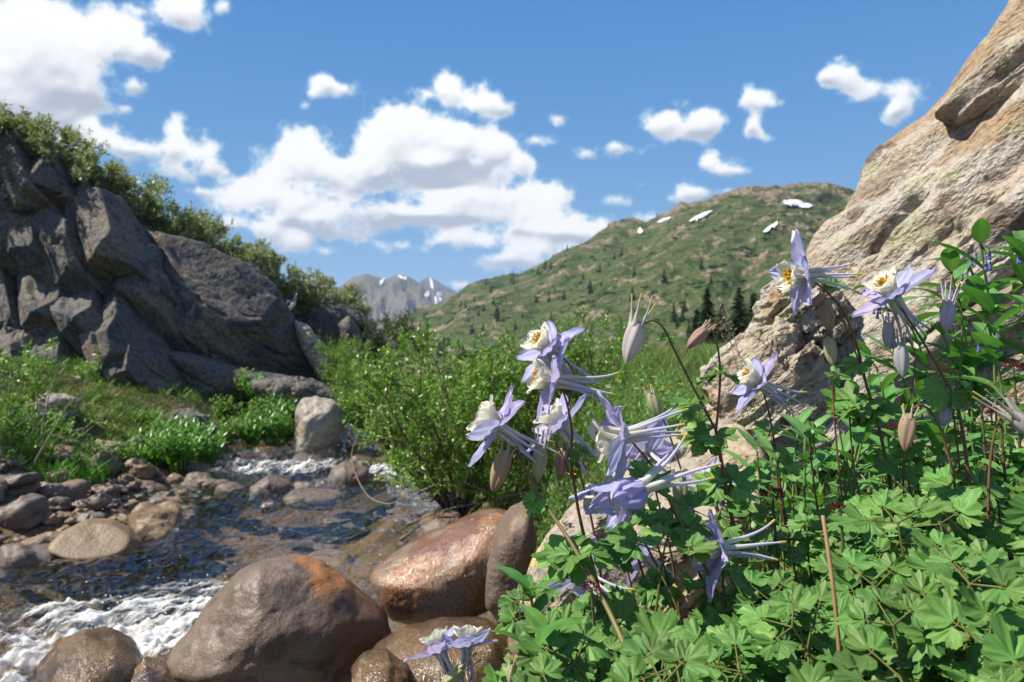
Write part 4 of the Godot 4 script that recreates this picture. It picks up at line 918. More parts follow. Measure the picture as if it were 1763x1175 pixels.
func spruce() -> Node3D:
	var o := thing("spruce", Vector3.ZERO)
	var tr := MB.new(); tube(tr, [Vector3(0, -0.05, 0), Vector3(0, 0.5, 0), Vector3(0, 1.0, 0)], [0.03, 0.02, 0.003], [L(0.07, 0.05, 0.04)], 6)
	part("trunk", tr.mesh(), M.bark, o)
	var cr := MB.new()
	var y := 0.04
	while y < 0.98:
		var rad := (1.0 - y) * 0.30 + 0.015
		for b in 11:
			var a := rr(0, TAU); var len := rad * rr(0.6, 1.15)
			var out := Vector3(cos(a), rr(-0.25, 0.1), sin(a))
			for j in 9:
				var t := (j + 1.0) / 9.0
				var p := Vector3(0, y, 0) + out * len * t + Vector3(0, -0.06 * t * t * len / 0.3 + 0.0, 0)
				var g := rr(0.6, 1.35)
				leaf_quad(cr, p, (out + rand_dir() * 0.9).normalized(), Vector3.UP + rand_dir() * 0.5, 0.05 * (1.15 - y), 0.028, L(0.017 * g, 0.04 * g, 0.018 * g))
		y += 0.022
	part("crown", cr.mesh(false), M.needle, o)
	return o

# ---------------------------------------------------------------- bank plants
func blade(mb: MB, at: Vector3, dir: Vector3, len: float, wid: float, bend: float, col: Color) -> void:
	var side := dir.cross(rand_dir()).normalized() * wid * 0.5
	var lean := Vector3(rng.randfn(), 0, rng.randfn()).normalized() * bend
	var p1 := at + dir * len * 0.5 + lean * len * 0.14; var p2 := at + dir * len * 0.92 + lean * len * 0.5
	var a := mb.add(at - side, col); var b := mb.add(at + side, col); var c := mb.add(p1 - side * 0.9, col); var d := mb.add(p1 + side * 0.9, col); var e := mb.add(p2, col)
	mb.quad(a, c, d, b); mb.tri(c, e, d)
func tuft_mesh(n: int, h: float, wid: float, col: Color, dry := 0.1) -> ArrayMesh:
	var mb := MB.new()
	for k in n:
		var a := rr(0, TAU); var s := rr(0.0, 0.06)
		var g := rr(0.7, 1.35)
		var c := L(col.r * g, col.g * g, col.b * g).lerp(L(0.32, 0.25, 0.12), 1.0 if rng.randf() < dry else 0.0)
		blade(mb, Vector3(cos(a) * s, -0.01, sin(a) * s), (Vector3.UP + Vector3(cos(a), 0, sin(a)) * rr(0.05, 0.6)).normalized(), h * rr(0.5, 1.1), wid, rr(0.3, 1.2), c)
	return mb.mesh(false)
func herb_parts(stems: int, h: float, len: float, wid: float, leaves: int, tint: Color, spread := 0.5, upright := 0.5) -> Array:
	var wood := MB.new(); var fol := MB.new()
	for s in stems:
		var a := rr(0, TAU)
		var base := Vector3(cos(a), 0, sin(a)) * rr(0.0, 0.12) * h * 2.0
		var dir := (Vector3.UP + Vector3(cos(a), 0, sin(a)) * rr(0.0, spread)).normalized()
		var length := h * rr(0.6, 1.05)
		tube(wood, [base - Vector3(0, 0.03, 0), base + dir * length * 0.5, base + (dir + Vector3.UP * 0.1).normalized() * length], [0.0035, 0.0028, 0.0012], [tint * 0.8], 4)
		for l in leaves:
			var t := (l + 1.0) / leaves
			var b := l * 2.4 + s
			var out := Vector3(cos(b), 0, sin(b))
			var g := rr(0.75, 1.25)
			var sz := rr(0.7, 1.1) * (1.1 - 0.5 * t)
			leaf_quad(fol, base + dir * length * t, (out + Vector3.UP * upright * rr(0.6, 1.5)).normalized(), Vector3.UP, len * sz, wid * sz, L(tint.r * g * rr(0.9, 1.2), tint.g * g, tint.b * g))
	return [wood.mesh(true), fol.mesh(false)]
func scatter(called: String, label: String, mesh: Mesh, mat: String, spots: Array, lo: float, hi: float) -> void:
	var mm := MultiMesh.new(); mm.transform_format = MultiMesh.TRANSFORM_3D; mm.mesh = mesh; mm.instance_count = spots.size()
	for k in spots.size():
		mm.set_instance_transform(k, Transform3D(Basis.from_euler(Vector3(0, rr(0, TAU), 0)).scaled(Vector3.ONE * rr(lo, hi)), spots[k]))
	var mi := MultiMeshInstance3D.new(); mi.name = numbered(called); mi.multimesh = mm; mi.material_override = M[mat]; add_child(mi)
	tag(mi, label, called, "", "stuff")
func make_bank_plants() -> void:
	# turf of the left bank
	var spots := []; var dry := []
	for k in 2600:
		var d := rr(5.2, 11.0); var l := interp(BANKS, d, 1)
		var x := l - rr(0.35, 3.2)
		if d < 6.0 and x > l - 0.9: continue
		var patch := n1.get_noise_2d(x * 1.7, d * 1.7)
		(spots if patch < 0.16 else dry).append(ground_at(x, -d))
	scatter("grass", "short green turf covering the bank below the cliff", tuft_mesh(16, 0.10, 0.006, L(0.12, 0.21, 0.05), 0.1), "grass", spots, 0.6, 1.5)
	scatter("grass", "dry yellowish turf between the herbs of the bank", tuft_mesh(14, 0.07, 0.005, L(0.19, 0.17, 0.06), 0.4), "grass", dry, 0.6, 1.4)
	# lush tuft at the gravel bar
	var lush := []
	for k in 110: lush.append(ground_at(rr(-4.4, -3.25), -rr(5.2, 6.1)))
	scatter("grass", "lush bright grass above the gravel bar", tuft_mesh(22, 0.26, 0.008, L(0.11, 0.28, 0.04), 0.03), "grass", lush, 0.7, 1.2)
	# leafy clumps on the left bank
	var ha := herb_parts(34, 0.30, 0.10, 0.038, 9, L(0.11, 0.27, 0.045), 0.9, 0.8)
	var hb := herb_parts(30, 0.24, 0.075, 0.034, 9, L(0.14, 0.27, 0.05), 1.0, 0.5)
	var clumps := [[255, 812, 6.5, 1.15, 0], [310, 808, 6.5, 1.2, 0], [350, 800, 6.8, 1.0, 0], [215, 808, 6.2, 1.0, 1], [165, 812, 6.0, 0.9, 1], [280, 780, 7.0, 1.1, 0], [330, 775, 7.1, 1.0, 0], [395, 765, 7.3, 1.0, 1], [430, 770, 7.4, 1.1, 0], [470, 765, 7.5, 1.1, 0], [495, 760, 7.7, 1.0, 1], [440, 735, 8.0, 1.1, 1], [385, 725, 8.1, 1.0, 1], [480, 730, 8.1, 1.0, 0], [410, 685, 8.7, 1.2, 1], [370, 675, 8.9, 1.2, 1], [340, 668, 9.0, 1.1, 1], [440, 690, 8.6, 1.0, 0], [120, 820, 5.8, 0.9, 1], [60, 800, 6.0, 1.0, 1], [100, 760, 6.3, 0.9, 1], [200, 775, 6.9, 0.9, 1], [150, 770, 6.8, 0.8, 0], [570, 660, 9.4, 0.9, 1], [600, 690, 8.8, 1.0, 1], [620, 740, 7.6, 1.0, 0], [590, 720, 8.0, 0.9, 1], [650, 760, 7.0, 1.0, 1], [545, 640, 10.0, 0.8, 1], [250, 745, 7.3, 0.8, 1]]
	for c in clumps:
		var o := shrub("leafy_herb", ha if c[4] == 0 else hb, "bush", W(c[0], c[1], c[2]) + Vector3(0, 0.02, 0), rr(0, TAU), c[3] * rr(0.9, 1.15), "broad-leaved bright green herb clump on the bank" if c[4] == 0 else "low small-leaved green herb clump on the bank", "herb", "herb clumps on the stream bank")
	# meadow behind the columbines
	var mead := []; var mead2 := []
	for k in 2300:
		var d := rr(1.9, 9.5); var x := interp(BANKS, d, 2) + rr(0.25, 1.0) + pow(rng.randf(), 1.3) * d * 0.45
		var q := P(ground_at(x, -d))
		if q.x > 1420 or q.x < 640: continue
		(mead if rng.randf() < 0.7 else mead2).append(ground_at(x, -d))
	scatter("grass", "green meadow grass behind the columbines", tuft_mesh(18, 0.22, 0.006, L(0.12, 0.235, 0.05), 0.06), "grass", mead, 0.5, 1.25)
	scatter("grass", "taller pale meadow grass behind the columbines", tuft_mesh(10, 0.34, 0.005, L(0.18, 0.25, 0.08), 0.2), "grass", mead2, 0.5, 1.2)
	var hm := herb_parts(16, 0.36, 0.062, 0.018, 16, L(0.14, 0.26, 0.06), 0.35, 0.7)
	var hn := herb_parts(20, 0.26, 0.05, 0.022, 12, L(0.12, 0.25, 0.05), 0.6, 0.5)
	var at_px := []
	for k in 46: at_px.append([rr(905, 1270), rr(2.3, 6.5)])
	for p in [[1130, 3.0], [1160, 3.2], [1180, 2.7], [1105, 3.4], [1150, 4.0], [1220, 3.0], [1010, 4.0], [1060, 4.2], [960, 3.6]]: at_px.append(p)
	var j := 0
	for p in at_px:
		var x: float = (p[0] - 881.5) / F * p[1]
		shrub("meadow_herb", hm if j % 2 == 0 else hn, "bush", ground_at(x, -p[1]), rr(0, TAU), rr(0.7, 1.15), "upright narrow-leaved meadow herb behind the columbines" if j % 2 == 0 else "bushy small-leaved meadow herb behind the columbines", "herb", "meadow herbs behind the columbines")
		j += 1
	# small meadow flowers: yellow, white and blue dots
	for p in [[1126, 650, 3.0, 0], [1066, 656, 3.2, 0], [1172, 662, 3.0, 0], [985, 818, 1.9, 0], [1046, 665, 3.5, 1], [1048, 668, 3.3, 1], [1096, 670, 2.9, 1], [1105, 655, 3.4, 1], [980, 790, 2.0, 1], [1010, 640, 4.2, 1], [1120, 636, 4.2, 0], [250, 757, 6.6, 0], [302, 800, 6.3, 0], [395, 770, 7.0, 2], [350, 645, 8.7, 0], [365, 640, 8.7, 0], [420, 640, 8.8, 0], [390, 703, 7.8, 2], [1138, 672, 2.8, 3], [1155, 668, 2.8, 3], [130, 700, 7.0, 0]]:
		var o := thing("meadow_flower", W(p[0], p[1], p[2]))
		var mb := MB.new()
		for k in 6:
			var a := TAU * k / 6.0
			leaf_quad(mb, Vector3.ZERO, Vector3(cos(a), 0.35, sin(a)).normalized(), Vector3.UP, 0.013, 0.010, [L(0.75, 0.5, 0.02), L(0.7, 0.7, 0.62), L(0.45, 0.08, 0.40), L(0.6, 0.18, 0.06)][p[3]])
		part("petals", mb.mesh(false), M.petal, o)
		var st := MB.new(); var g := ground_at(o.position.x, o.position.z)
		tube(st, [Vector3.ZERO, Vector3(0.01, (g.y - o.position.y) * 0.5, 0), Vector3(0.0, minf(g.y - o.position.y, -0.05), 0)], [0.001, 0.0015], [L(0.07, 0.13, 0.03)], 4)
		part("stem", st.mesh(), M.stem, o)
		tag(o, ["tiny yellow flower among the green herbs", "tiny white flower among the meadow grass", "tiny magenta flower in the bank herbs", "tiny orange flower in the meadow"][p[3]], "flower", "small meadow flowers")
# ---------------------------------------------------------------- columbines and their neighbours
# leaf blades lie in x (across), z (along, towards +z) with y up; base at the origin
const LOBE_POINTS := [[-102, 0.08], [-94, 0.28], [-84, 0.50], [-74, 0.68], [-64, 0.79], [-55, 0.82], [-47, 0.77], [-42, 0.74], [-36, 0.79], [-29, 0.78], [-24, 0.68], [-20, 0.67], [-16, 0.80], [-11, 0.94], [-6, 0.99], [-2, 0.95], [1, 0.94], [5, 0.99], [10, 0.97], [15, 0.84], [19, 0.68], [23, 0.67], [28, 0.77], [35, 0.80], [41, 0.75], [47, 0.77], [55, 0.82], [64, 0.78], [74, 0.66], [84, 0.48], [94, 0.27], [102, 0.08]]
var LOBES := []
func leaflet(mb: MB, t: Transform3D, size: float, cup: float, col: Color, sd: float) -> void:
	var n := LOBES.size()
	var centre := mb.add(t * Vector3.ZERO, col * 1.12)
	var first := mb.v.size()
	for ring in 3:
		var f: float = [0.40, 0.75, 1.0][ring]
		for k in n:
			var a := deg_to_rad(LOBES[k][0])
			var r: float = lerpf(0.62, LOBES[k][1], f * f) * f * size * (1.0 + 0.10 * n3.get_noise_2d(k * 0.25, sd * 9.0))
			if ring < 2: r = minf(r, LOBES[k][1] * f * size)
			var y := cup * r * r / size + 0.16 * r * sin(a * 3.0 + sd) * f + 0.10 * size * f * n3.get_noise_2d(a * 2.0, sd * 3.0 + f) - 0.03 * r * cos(a * 9.0) * f
			var g := 1.0 + 0.20 * n3.get_noise_2d(a * 5.0, sd + f * 2.0) + (0.28 if k in [10, 11, 17, 27, 28, 32, 35, 36, 45, 52] else 0.0) * (1.0 - 0.6 * f)
			mb.add(t * Vector3(sin(a) * r, y, cos(a) * r), L(col.r * g, col.g * g, col.b * g))
	for k in n - 1: mb.tri(centre, first + k, first + k + 1)
	for ring in 2:
		for k in n - 1:
			var a := first + ring * n + k
			mb.quad(a, a + n, a + n + 1, a + 1)
# a stalked compound leaf: 3 or 9 leaflets at the end of a stalk that rises from the origin
func compound(stalk: float, tilt: float, size: float, nine: bool, col: Color, sd: float, stem_col: Color) -> ArrayMesh:
	var mb := MB.new()
	var out := Vector3(0, cos(tilt), sin(tilt))
	var p1 := out * stalk * 0.55; var p2 := p1 + Vector3(0, cos(tilt + 0.35), sin(tilt + 0.35)) * stalk * 0.45
	if stalk > 0.0: tube(mb, curve([Vector3.ZERO, p1, p2], 3), [0.0013, 0.001], [stem_col], 5)
	else: p2 = Vector3.ZERO
	var face := Basis(Vector3.RIGHT, rr(-0.15, 0.45))
	var groups := [[0.0, 1.0], [1.25, 0.85], [-1.25, 0.85]] if nine else [[0.0, 1.0]]
	for g in groups:
		var gb := face * Basis(Vector3.UP, g[0] + rr(-0.15, 0.15)) * Basis(Vector3.RIGHT, rr(-0.2, 0.35))
		var p3: Vector3 = p2 + gb * Vector3(0, 0.004, size * (1.05 if nine else 0.25) * g[1])
		if nine: tube(mb, [p2, p3], [0.0008], [stem_col], 4)
		for l in [[0.0, 1.0], [1.35, 0.9], [-1.35, 0.9]]:
			var lb := gb * Basis(Vector3.UP, l[0] + rr(-0.2, 0.2)) * Basis(Vector3.RIGHT, rr(-0.35, 0.3)) * Basis(Vector3.BACK, rr(-0.3, 0.3))
			var s: float = size * l[1] * rr(0.85, 1.1)
			var p4: Vector3 = p3 + lb * Vector3(0, 0, s * 0.18)
			tube(mb, [p3, p4], [0.0006], [stem_col], 4)
			var h := rr(0.72, 1.25)
			leaflet(mb, Transform3D(lb, p4), s, rr(-0.25, 0.30), L(col.r * h * rr(0.9, 1.2), col.g * h, col.b * h), sd + l[0] + g[0])
	return mb.mesh(true)
func lance_leaf(mb: MB, t: Transform3D, len: float, wid: float, arch: float, fold: float, col: Color, sd := 0.0) -> void:
	var nl := 11; var nw := 7
	var first := mb.v.size()
	for r in nl:
		var s := r / (nl - 1.0)
		var w := wid * 0.5 * pow(sin(PI * pow(clampf(s, 0.0, 1.0), 0.72)), 0.85) + 0.0006
		var ang := arch * s
		var cz := len * (sin(ang) / arch if absf(arch) > 0.02 else s); var cy := len * ((1.0 - cos(ang)) / arch if absf(arch) > 0.02 else 0.0)
		for k in nw:
			var u := k / (nw - 1.0) * 2.0 - 1.0
			var vein := -0.012 * wid * cos(s * 34.0 - absf(u) * 9.0) * (1.0 - absf(u)) * (1.0 if absf(u) > 0.1 else 0.0)
			var y := cy + fold * absf(u) * w + vein + 0.05 * w * sin(s * 9.0 + sd + u * 2.0)
			var g := 1.0 + (0.22 if k == nw / 2 else 0.0) + 0.12 * n3.get_noise_2d(s * 3.0 + sd, u * 2.0)
			mb.add(t * Vector3(u * w, y, cz), L(col.r * g, col.g * g, col.b * g))
	mb.grid(first, nw, nl)
# flower parts: the flower faces +y, spurs trail to -y
func sepal_mesh(len: float, wid: float, arch: float, sd: float, tint: Color) -> ArrayMesh:
	var mb := MB.new(); var nl := 18; var nw := 19
	for r in nl:
		var s := r / (nl - 1.0)
		var w := wid * 0.5 * pow(sin(PI * pow(s, 0.80)), 0.75) * (1.0 - 0.12 * s) + 0.0008 * (1.0 - s)
		var ang := arch * s
		var ro := len * (sin(ang) / arch if absf(arch) > 0.02 else s); var up := len * ((1.0 - cos(ang)) / arch if absf(arch) > 0.02 else 0.0)
		for k in nw:
			var u := k / (nw - 1.0) * 2.0 - 1.0
			var y := up + 0.28 * u * u * w - 0.03 * wid * cos(u * 9.0) + 0.0010 * sin(s * 8.0 + sd + u * 3.0) + 0.0007 * absf(u) * sin(s * 21.0 + sd * 5.0 + u * 4.0)
			var streak := 0.13 * n3.get_noise_2d(u * 9.0 + sd * 3.0, s * 1.0) + 0.06 * n3.get_noise_2d(u * 22.0 + sd, s * 1.5)
			var pale := 0.18 * sm(0.25, 0.0, s) + 0.10 * sm(0.9, 1.0, s)
			mb.add(Vector3(u * w, y, ro), L(tint.r + streak * 0.5 + pale, tint.g + streak * 0.5 + pale, tint.b + streak * 0.35 + pale * 0.3))
	mb.grid(0, nw, nl)
	return mb.mesh(true)
func petal_mesh(len: float, wid: float, spur: float, flare: float, curl: float, sd: float, spur_col: Color) -> ArrayMesh:
	# the blade goes forward (+y) and out (+z); the spur starts at its foot and runs back
	var mb := MB.new(); var nl := 14; var nw := 15
	for r in nl:
		var s := r / (nl - 1.0)
		var w := wid * 0.5 * (0.42 + 0.58 * sin(minf(s * 1.35, 1.0) * PI * 0.5)) * sqrt(maxf(0.0, 1.0 - pow(maxf(0.0, s - 0.55) / 0.46, 2.4)))
		var y := len * s * (1.0 - 0.30 * flare * s)
		var z := 0.005 + len * flare * s * s
		for k in nw:
			var u := k / (nw - 1.0) * 2.0 - 1.0
			var inward := (0.65 - 0.55 * s) * u * u * w
			var g := 1.0 + 0.07 * n3.get_noise_2d(u * 5.0 + sd, s * 1.5)
			mb.add(Vector3(u * w, y + 0.0016 * sin(u * 9.0 + sd) * s * s, z - inward + 0.0012 * sin(u * 5.0 + sd * 2.0 + s * 6.0) * s), L(0.72 * g, 0.72 * g, 0.60 * g))
	mb.grid(0, nw, nl)
	var pts := []; var rad := []; var col := []
	for k in 16:
		var s := k / 15.0
		pts.append(Vector3(0.0, 0.002 - spur * s, 0.005 + curl * spur * s * s + 0.0015 * sin(s * 5.0 + sd)))
		rad.append(lerpf(0.0056, 0.0009, pow(s, 0.32)) if k < 14 else (0.0016 if k == 14 else 0.0013))
		col.append(L(0.66, 0.66, 0.60).lerp(spur_col, sm(0.1, 0.6, s)) if k < 14 else L(0.55, 0.48, 0.10))
	tube(mb, pts, rad, col, 7)
	return mb.mesh(true)
func stamen_mesh(count: int, len: float, spread: float) -> ArrayMesh:
	var mb := MB.new()
	for k in count:
		var a := rr(0, TAU); var e := sqrt(rng.randf()) * spread
		var d := Vector3(cos(a) * e, 1.0, sin(a) * e).normalized()
		var l := len * rr(0.7, 1.1)
		var tip := d * l + Vector3(rr(-1, 1), 0, rr(-1, 1)) * 0.0008
		tube(mb, [d * 0.002, d * l * 0.6, tip], [0.0004], [L(0.62, 0.55, 0.20), L(0.70, 0.50, 0.05)], 3)
		var c := L(0.74, 0.48, 0.02) if rng.randf() < 0.75 else L(0.60, 0.36, 0.02)
		tube(mb, [tip - d * 0.0006, tip + d * 0.0004, tip + d * 0.0017], [0.0007, 0.0012, 0.0004], [c], 4)
	return mb.mesh(true)
# a closed bud: fat drop that points to -z ... built along +y from its tip at the origin, spurs at the far end
func bud_mesh(len: float, rad: float, spur: float, a: Color, b: Color, tipc: Color, open := 0.0) -> ArrayMesh:
	var mb := MB.new(); var n := 30; var rows := 16
	for r in rows:
		var s := r / (rows - 1.0)
		var w := rad * 1.72 * pow(s, 0.78) * pow(1.03 - s, 0.5) + 0.0004
		for k in n:
			var th := TAU * k / n
			var ridge := 1.0 + 0.16 * cos(th * 5.0 + s * 2.0) * (1.0 - 0.4 * s)
			var f := 0.5 + 0.5 * cos(th * 5.0 + s * 2.0)
			var c := a.lerp(b, f * 0.8 + 0.2 * n3.get_noise_2d(th * 3.0, s * 2.0)).lerp(tipc, sm(0.30, 0.0, s) * 0.8).lerp(L(0.30, 0.33, 0.10), sm(0.8, 1.0, s) * 0.6)
			mb.add(Vector3(cos(th) * w * ridge, len * s, sin(th) * w * ridge), c)
	for r in rows - 1:
		for k in n:
			var p := r * n + k; var q := r * n + (k + 1) % n
			mb.quad(p, q, q + n, p + n)
	for k in 5:
		var th := TAU * k / 5.0 + 0.3
		var o := Vector3(cos(th), 0, sin(th))
		var p0 := o * rad * 0.45 + Vector3(0, len * 0.84, 0)
		var bend := rr(0.2, 0.6)
		tube(mb, curve([p0, p0 + Vector3(0, spur * 0.45, 0) + o * spur * 0.10, p0 + Vector3(0, spur * 0.95, 0) + o * spur * bend * 0.5], 4), [rad * 0.30, rad * 0.26, rad * 0.20, rad * 0.15, 0.0011, 0.0009, 0.0008, 0.0012, 0.0010], [a.lerp(L(0.5, 0.48, 0.36), 0.3), a.lerp(L(0.5, 0.46, 0.38), 0.4), a.lerp(L(0.52, 0.48, 0.4), 0.5), a.lerp(L(0.52, 0.48, 0.4), 0.5), b.lerp(L(0.52, 0.48, 0.4), 0.6), b.lerp(L(0.52, 0.48, 0.4), 0.6), b.lerp(L(0.52, 0.48, 0.4), 0.6), L(0.5, 0.40, 0.10)], 6)
	return mb.mesh(true)

var sepal_v := []
var petal_v := []
var stamen_v := []
var leaf_small := []
func flower(o: Node3D, at: Vector3, face: Vector3, roll: float, size: float, open := 1.0, sp := 0) -> Node3D:
	var f := Node3D.new(); f.name = "flower"; o.add_child(f, true)
	f.transform = Transform3D(frame(face, Vector3.UP) * Basis(Vector3.UP, roll).scaled(Vector3.ONE * size), at - o.position)
	for k in 5:
		var a := TAU * k / 5.0
		part("petal", petal_v[(k + sp) % petal_v.size()], M.petal, f, Transform3D(Basis(Vector3.UP, a) * Basis(Vector3.RIGHT, (1.0 - open) * -0.25), Vector3.ZERO))
		# sepals stand between the petals and spread wide; rotation about x by -q lifts them forward
		var lift := lerpf(1.25, 0.12, open) + 0.22 * sin(k * 2.3 + roll * 3.0) * open
		part("sepal", sepal_v[(k + sp) % sepal_v.size()], M.petal, f, Transform3D(Basis(Vector3.UP, a + TAU / 10.0) * Basis(Vector3.RIGHT, -lift), Basis(Vector3.UP, a + TAU / 10.0) * Vector3(0, -0.001, 0.003)))
	part("stamens", stamen_v[sp % stamen_v.size()], M.petal, f)
	return f
func stalk(o: Node3D, pts: Array, r0: float, r1: float, c0: Color, c1: Color) -> void:
	var w := curve(pts.map(func(p): return W(p[0], p[1], p[2]) - o.position), 5)
	var mb := MB.new(); var rad := []; var col := []
	for k in w.size():
		var s := k / (w.size() - 1.0)
		rad.append(lerpf(r0, r1, s)); col.append(c0.lerp(c1, s) * (1.0 + 0.15 * n3.get_noise_2d(k * 0.7, pts[0][0])))
	tube(mb, w, rad, col, 7)
	part("stem", mb.mesh(), M.stem, o)
func stem_leaf(o: Node3D, px: float, py: float, d: float, towards: Vector3, size: float, k: int) -> void:
	var b := frame(Vector3(towards.x * 0.15, 1.0, 0.5 + 0.3 * sin(k * 1.7)), towards.cross(Vector3.UP))
	# +z of the leaf runs along "towards"
	var z := (towards - b.y * towards.dot(b.y)).normalized()
	part("leaf", leaf_small[k % leaf_small.size()], M.columbine_leaf, o, Transform3D(Basis(b.y.cross(z), b.y, z).scaled(Vector3.ONE * size), W(px, py, d) - o.position))
func bud(o: Node3D, px: float, py: float, d: float, tip: Vector2, len_px: float, kind: int, spur := 0.022) -> void:
	# px, py: the middle of the bud; tip: direction of its point in the picture plane
	var len := len_px / F * d
	var dir := Vector3(tip.x, tip.y, 0.25).normalized()
	var cols := [[L(0.46, 0.30, 0.26), L(0.34, 0.33, 0.13), L(0.36, 0.18, 0.15)], [L(0.44, 0.45, 0.26), L(0.52, 0.50, 0.33), L(0.35, 0.38, 0.12)], [L(0.50, 0.42, 0.56), L(0.60, 0.52, 0.55), L(0.42, 0.34, 0.40)], [L(0.56, 0.53, 0.50), L(0.50, 0.43, 0.50), L(0.45, 0.42, 0.25)], [L(0.42, 0.42, 0.48), L(0.45, 0.46, 0.42), L(0.33, 0.36, 0.25)], [L(0.40, 0.24, 0.22), L(0.46, 0.33, 0.26), L(0.28, 0.14, 0.13)]]
	var c: Array = cols[kind]
	var m := bud_mesh(len, len * 0.25, spur * 1.25, c[0], c[1], c[2])
	part("bud", m, M.petal, o, Transform3D(frame(-dir, Vector3.UP) * Basis(Vector3.UP, px), W(px, py, d) + dir * len * 0.5 - o.position))
func columbine(label: String, base: Array) -> Node3D:
	var o := thing("columbine", W(base[0], base[1], base[2]))
	tag(o, label, "flower")
	return o
const RED := Color(0.17, 0.065, 0.05)
const BRN := Color(0.17, 0.10, 0.05)
const GRN := Color(0.13, 0.14, 0.04)
func make_flowers() -> void:
	for k in LOBE_POINTS.size() - 1:                      # rounded lobes
		for t in 2:
			LOBES.append([lerpf(LOBE_POINTS[k][0], LOBE_POINTS[k + 1][0], t * 0.5), cubic_interpolate(LOBE_POINTS[k][1], LOBE_POINTS[k + 1][1], LOBE_POINTS[maxi(k - 1, 0)][1], LOBE_POINTS[mini(k + 2, LOBE_POINTS.size() - 1)][1], t * 0.5)])
	LOBES.append(LOBE_POINTS[-1])
	var lav := L(0.47, 0.435, 0.69)
	for k in 6: sepal_v.append(sepal_mesh(rr(0.050, 0.058), rr(0.031, 0.038), rr(-0.3, 0.4), k * 1.3, L(lav.r + rr(-0.04, 0.05), lav.g + rr(-0.04, 0.05), lav.b + rr(-0.03, 0.05))))
	for k in 5: petal_v.append(petal_mesh(rr(0.033, 0.038), rr(0.026, 0.031), rr(0.060, 0.072), rr(0.45, 0.72), rr(0.06, 0.34), k * 2.1, L(0.60, 0.58, 0.74)))
	for k in 3: stamen_v.append(stamen_mesh(75, 0.026, 0.42))
	var lc := L(0.118, 0.258, 0.060)
	for k in 6: leaf_small.append(compound(0.0, 0.0, rr(0.85, 1.05), false, L(0.12, 0.27, 0.06), k * 1.9, L(0.15, 0.12, 0.05)))
	plants()
	stage("columbines")
	foliage(lc)
	stage("foliage")
	lances()
	red_heads()
	grasses()
func plants() -> void:
	var up := Vector3.UP
	# A: leftmost, with the white-cupped flower that looks up the slope
	var o := columbine("columbine with cream cup and drooping lavender sepals before the willow bush", [1118, 1215, 0.68])
	stalk(o, [[1118, 1215, 0.60], [1052, 1060, 0.68], [985, 938, 0.74], [930, 856, 0.78], [893, 786, 0.80], [872, 752, 0.80]], 0.0028, 0.0011, GRN, RED)
	flower(o, W(862, 738, 0.80), Vector3(-0.82, 0.55, 0.02), 0.5, 1.0, 0.92, 0)
	stalk(o, [[898, 790, 0.80], [890, 770, 0.79], [880, 772, 0.785]], 0.0009, 0.0007, RED, GRN); bud(o, 860, 812, 0.785, Vector2(-0.35, -1.0), 74, 0, 0.014)
	stem_leaf(o, 928, 856, 0.78, Vector3(-0.3, 0.3, 0.5), 0.020, 0); stem_leaf(o, 1000, 948, 0.75, Vector3(-0.9, 0.1, 0.3), 0.036, 1); stem_leaf(o, 1002, 950, 0.75, Vector3(0.9, 0.3, 0.2), 0.034, 2); stem_leaf(o, 992, 945, 0.745, Vector3(-0.4, -0.6, 0.5), 0.030, 3); stem_leaf(o, 1060, 1075, 0.72, Vector3(0.9, 0.2, 0.3), 0.03, 4)
	# B: two flowers one above the other
	o = columbine("columbine with two lavender flowers, one above the other, before the far mountainside", [1075, 1215, 0.84])
	stalk(o, [[1075, 1215, 0.84], [1030, 1010, 0.84], [1000, 900, 0.84], [984, 800, 0.83], [985, 745, 0.83], [975, 690, 0.82], [962, 660, 0.81]], 0.0024, 0.001, BRN, RED)
	flower(o, W(958, 655, 0.81), Vector3(-0.95, 0.22, 0.10), 0.2, 0.95, 0.95, 1)
	stalk(o, [[978, 700, 0.82], [988, 650, 0.83], [978, 625, 0.835], [958, 608, 0.835]], 0.0011, 0.0009, RED, BRN)
	flower(o, W(946, 604, 0.84), Vector3(-0.68, 0.66, 0.25), 0.75, 0.88, 1.0, 2)
	stalk(o, [[986, 800, 0.83], [975, 775, 0.82], [965, 770, 0.82]], 0.0009, 0.0007, RED, RED); bud(o, 966, 800, 0.82, Vector2(-0.15, -1.0), 56, 5, 0.012)
	stalk(o, [[992, 840, 0.84], [962, 772, 0.80], [946, 760, 0.80], [940, 768, 0.80]], 0.0010, 0.0007, RED, GRN); bud(o, 929, 800, 0.80, Vector2(-0.12, -1.0), 62, 1, 0.022)
	stem_leaf(o, 985, 770, 0.83, Vector3(0.8, 0.3, 0.3), 0.022, 2); stem_leaf(o, 1010, 935, 0.84, Vector3(-0.7, 0.3, 0.4), 0.030, 0)
	# C: the flower with the golden brush
	o = columbine("columbine seen from the side with bright golden stamens and long white spurs", [1305, 1215, 0.82])
	stalk(o, [[1305, 1215, 0.82], [1250, 1090, 0.82], [1205, 990, 0.82], [1160, 880, 0.81], [1128, 810, 0.80], [1085, 758, 0.79]], 0.0024, 0.001, BRN, RED)
	flower(o, W(1074, 750, 0.78), Vector3(-0.96, -0.20, 0.05), 0.35, 1.05, 0.86, 0)
	stem_leaf(o, 1130, 812, 0.80, Vector3(-0.8, 0.1, 0.4), 0.026, 5); stem_leaf(o, 1162, 885, 0.81, Vector3(-0.6, 0.2, 0.5), 0.03, 3)
	# half hidden flowers behind
	o = columbine("pale columbine half hidden behind the two stacked flowers", [1060, 1215, 0.95])
	stalk(o, [[1060, 1215, 0.95], [1030, 960, 0.95], [1000, 820, 0.94], [975, 745, 0.93]], 0.002, 0.001, BRN, RED)
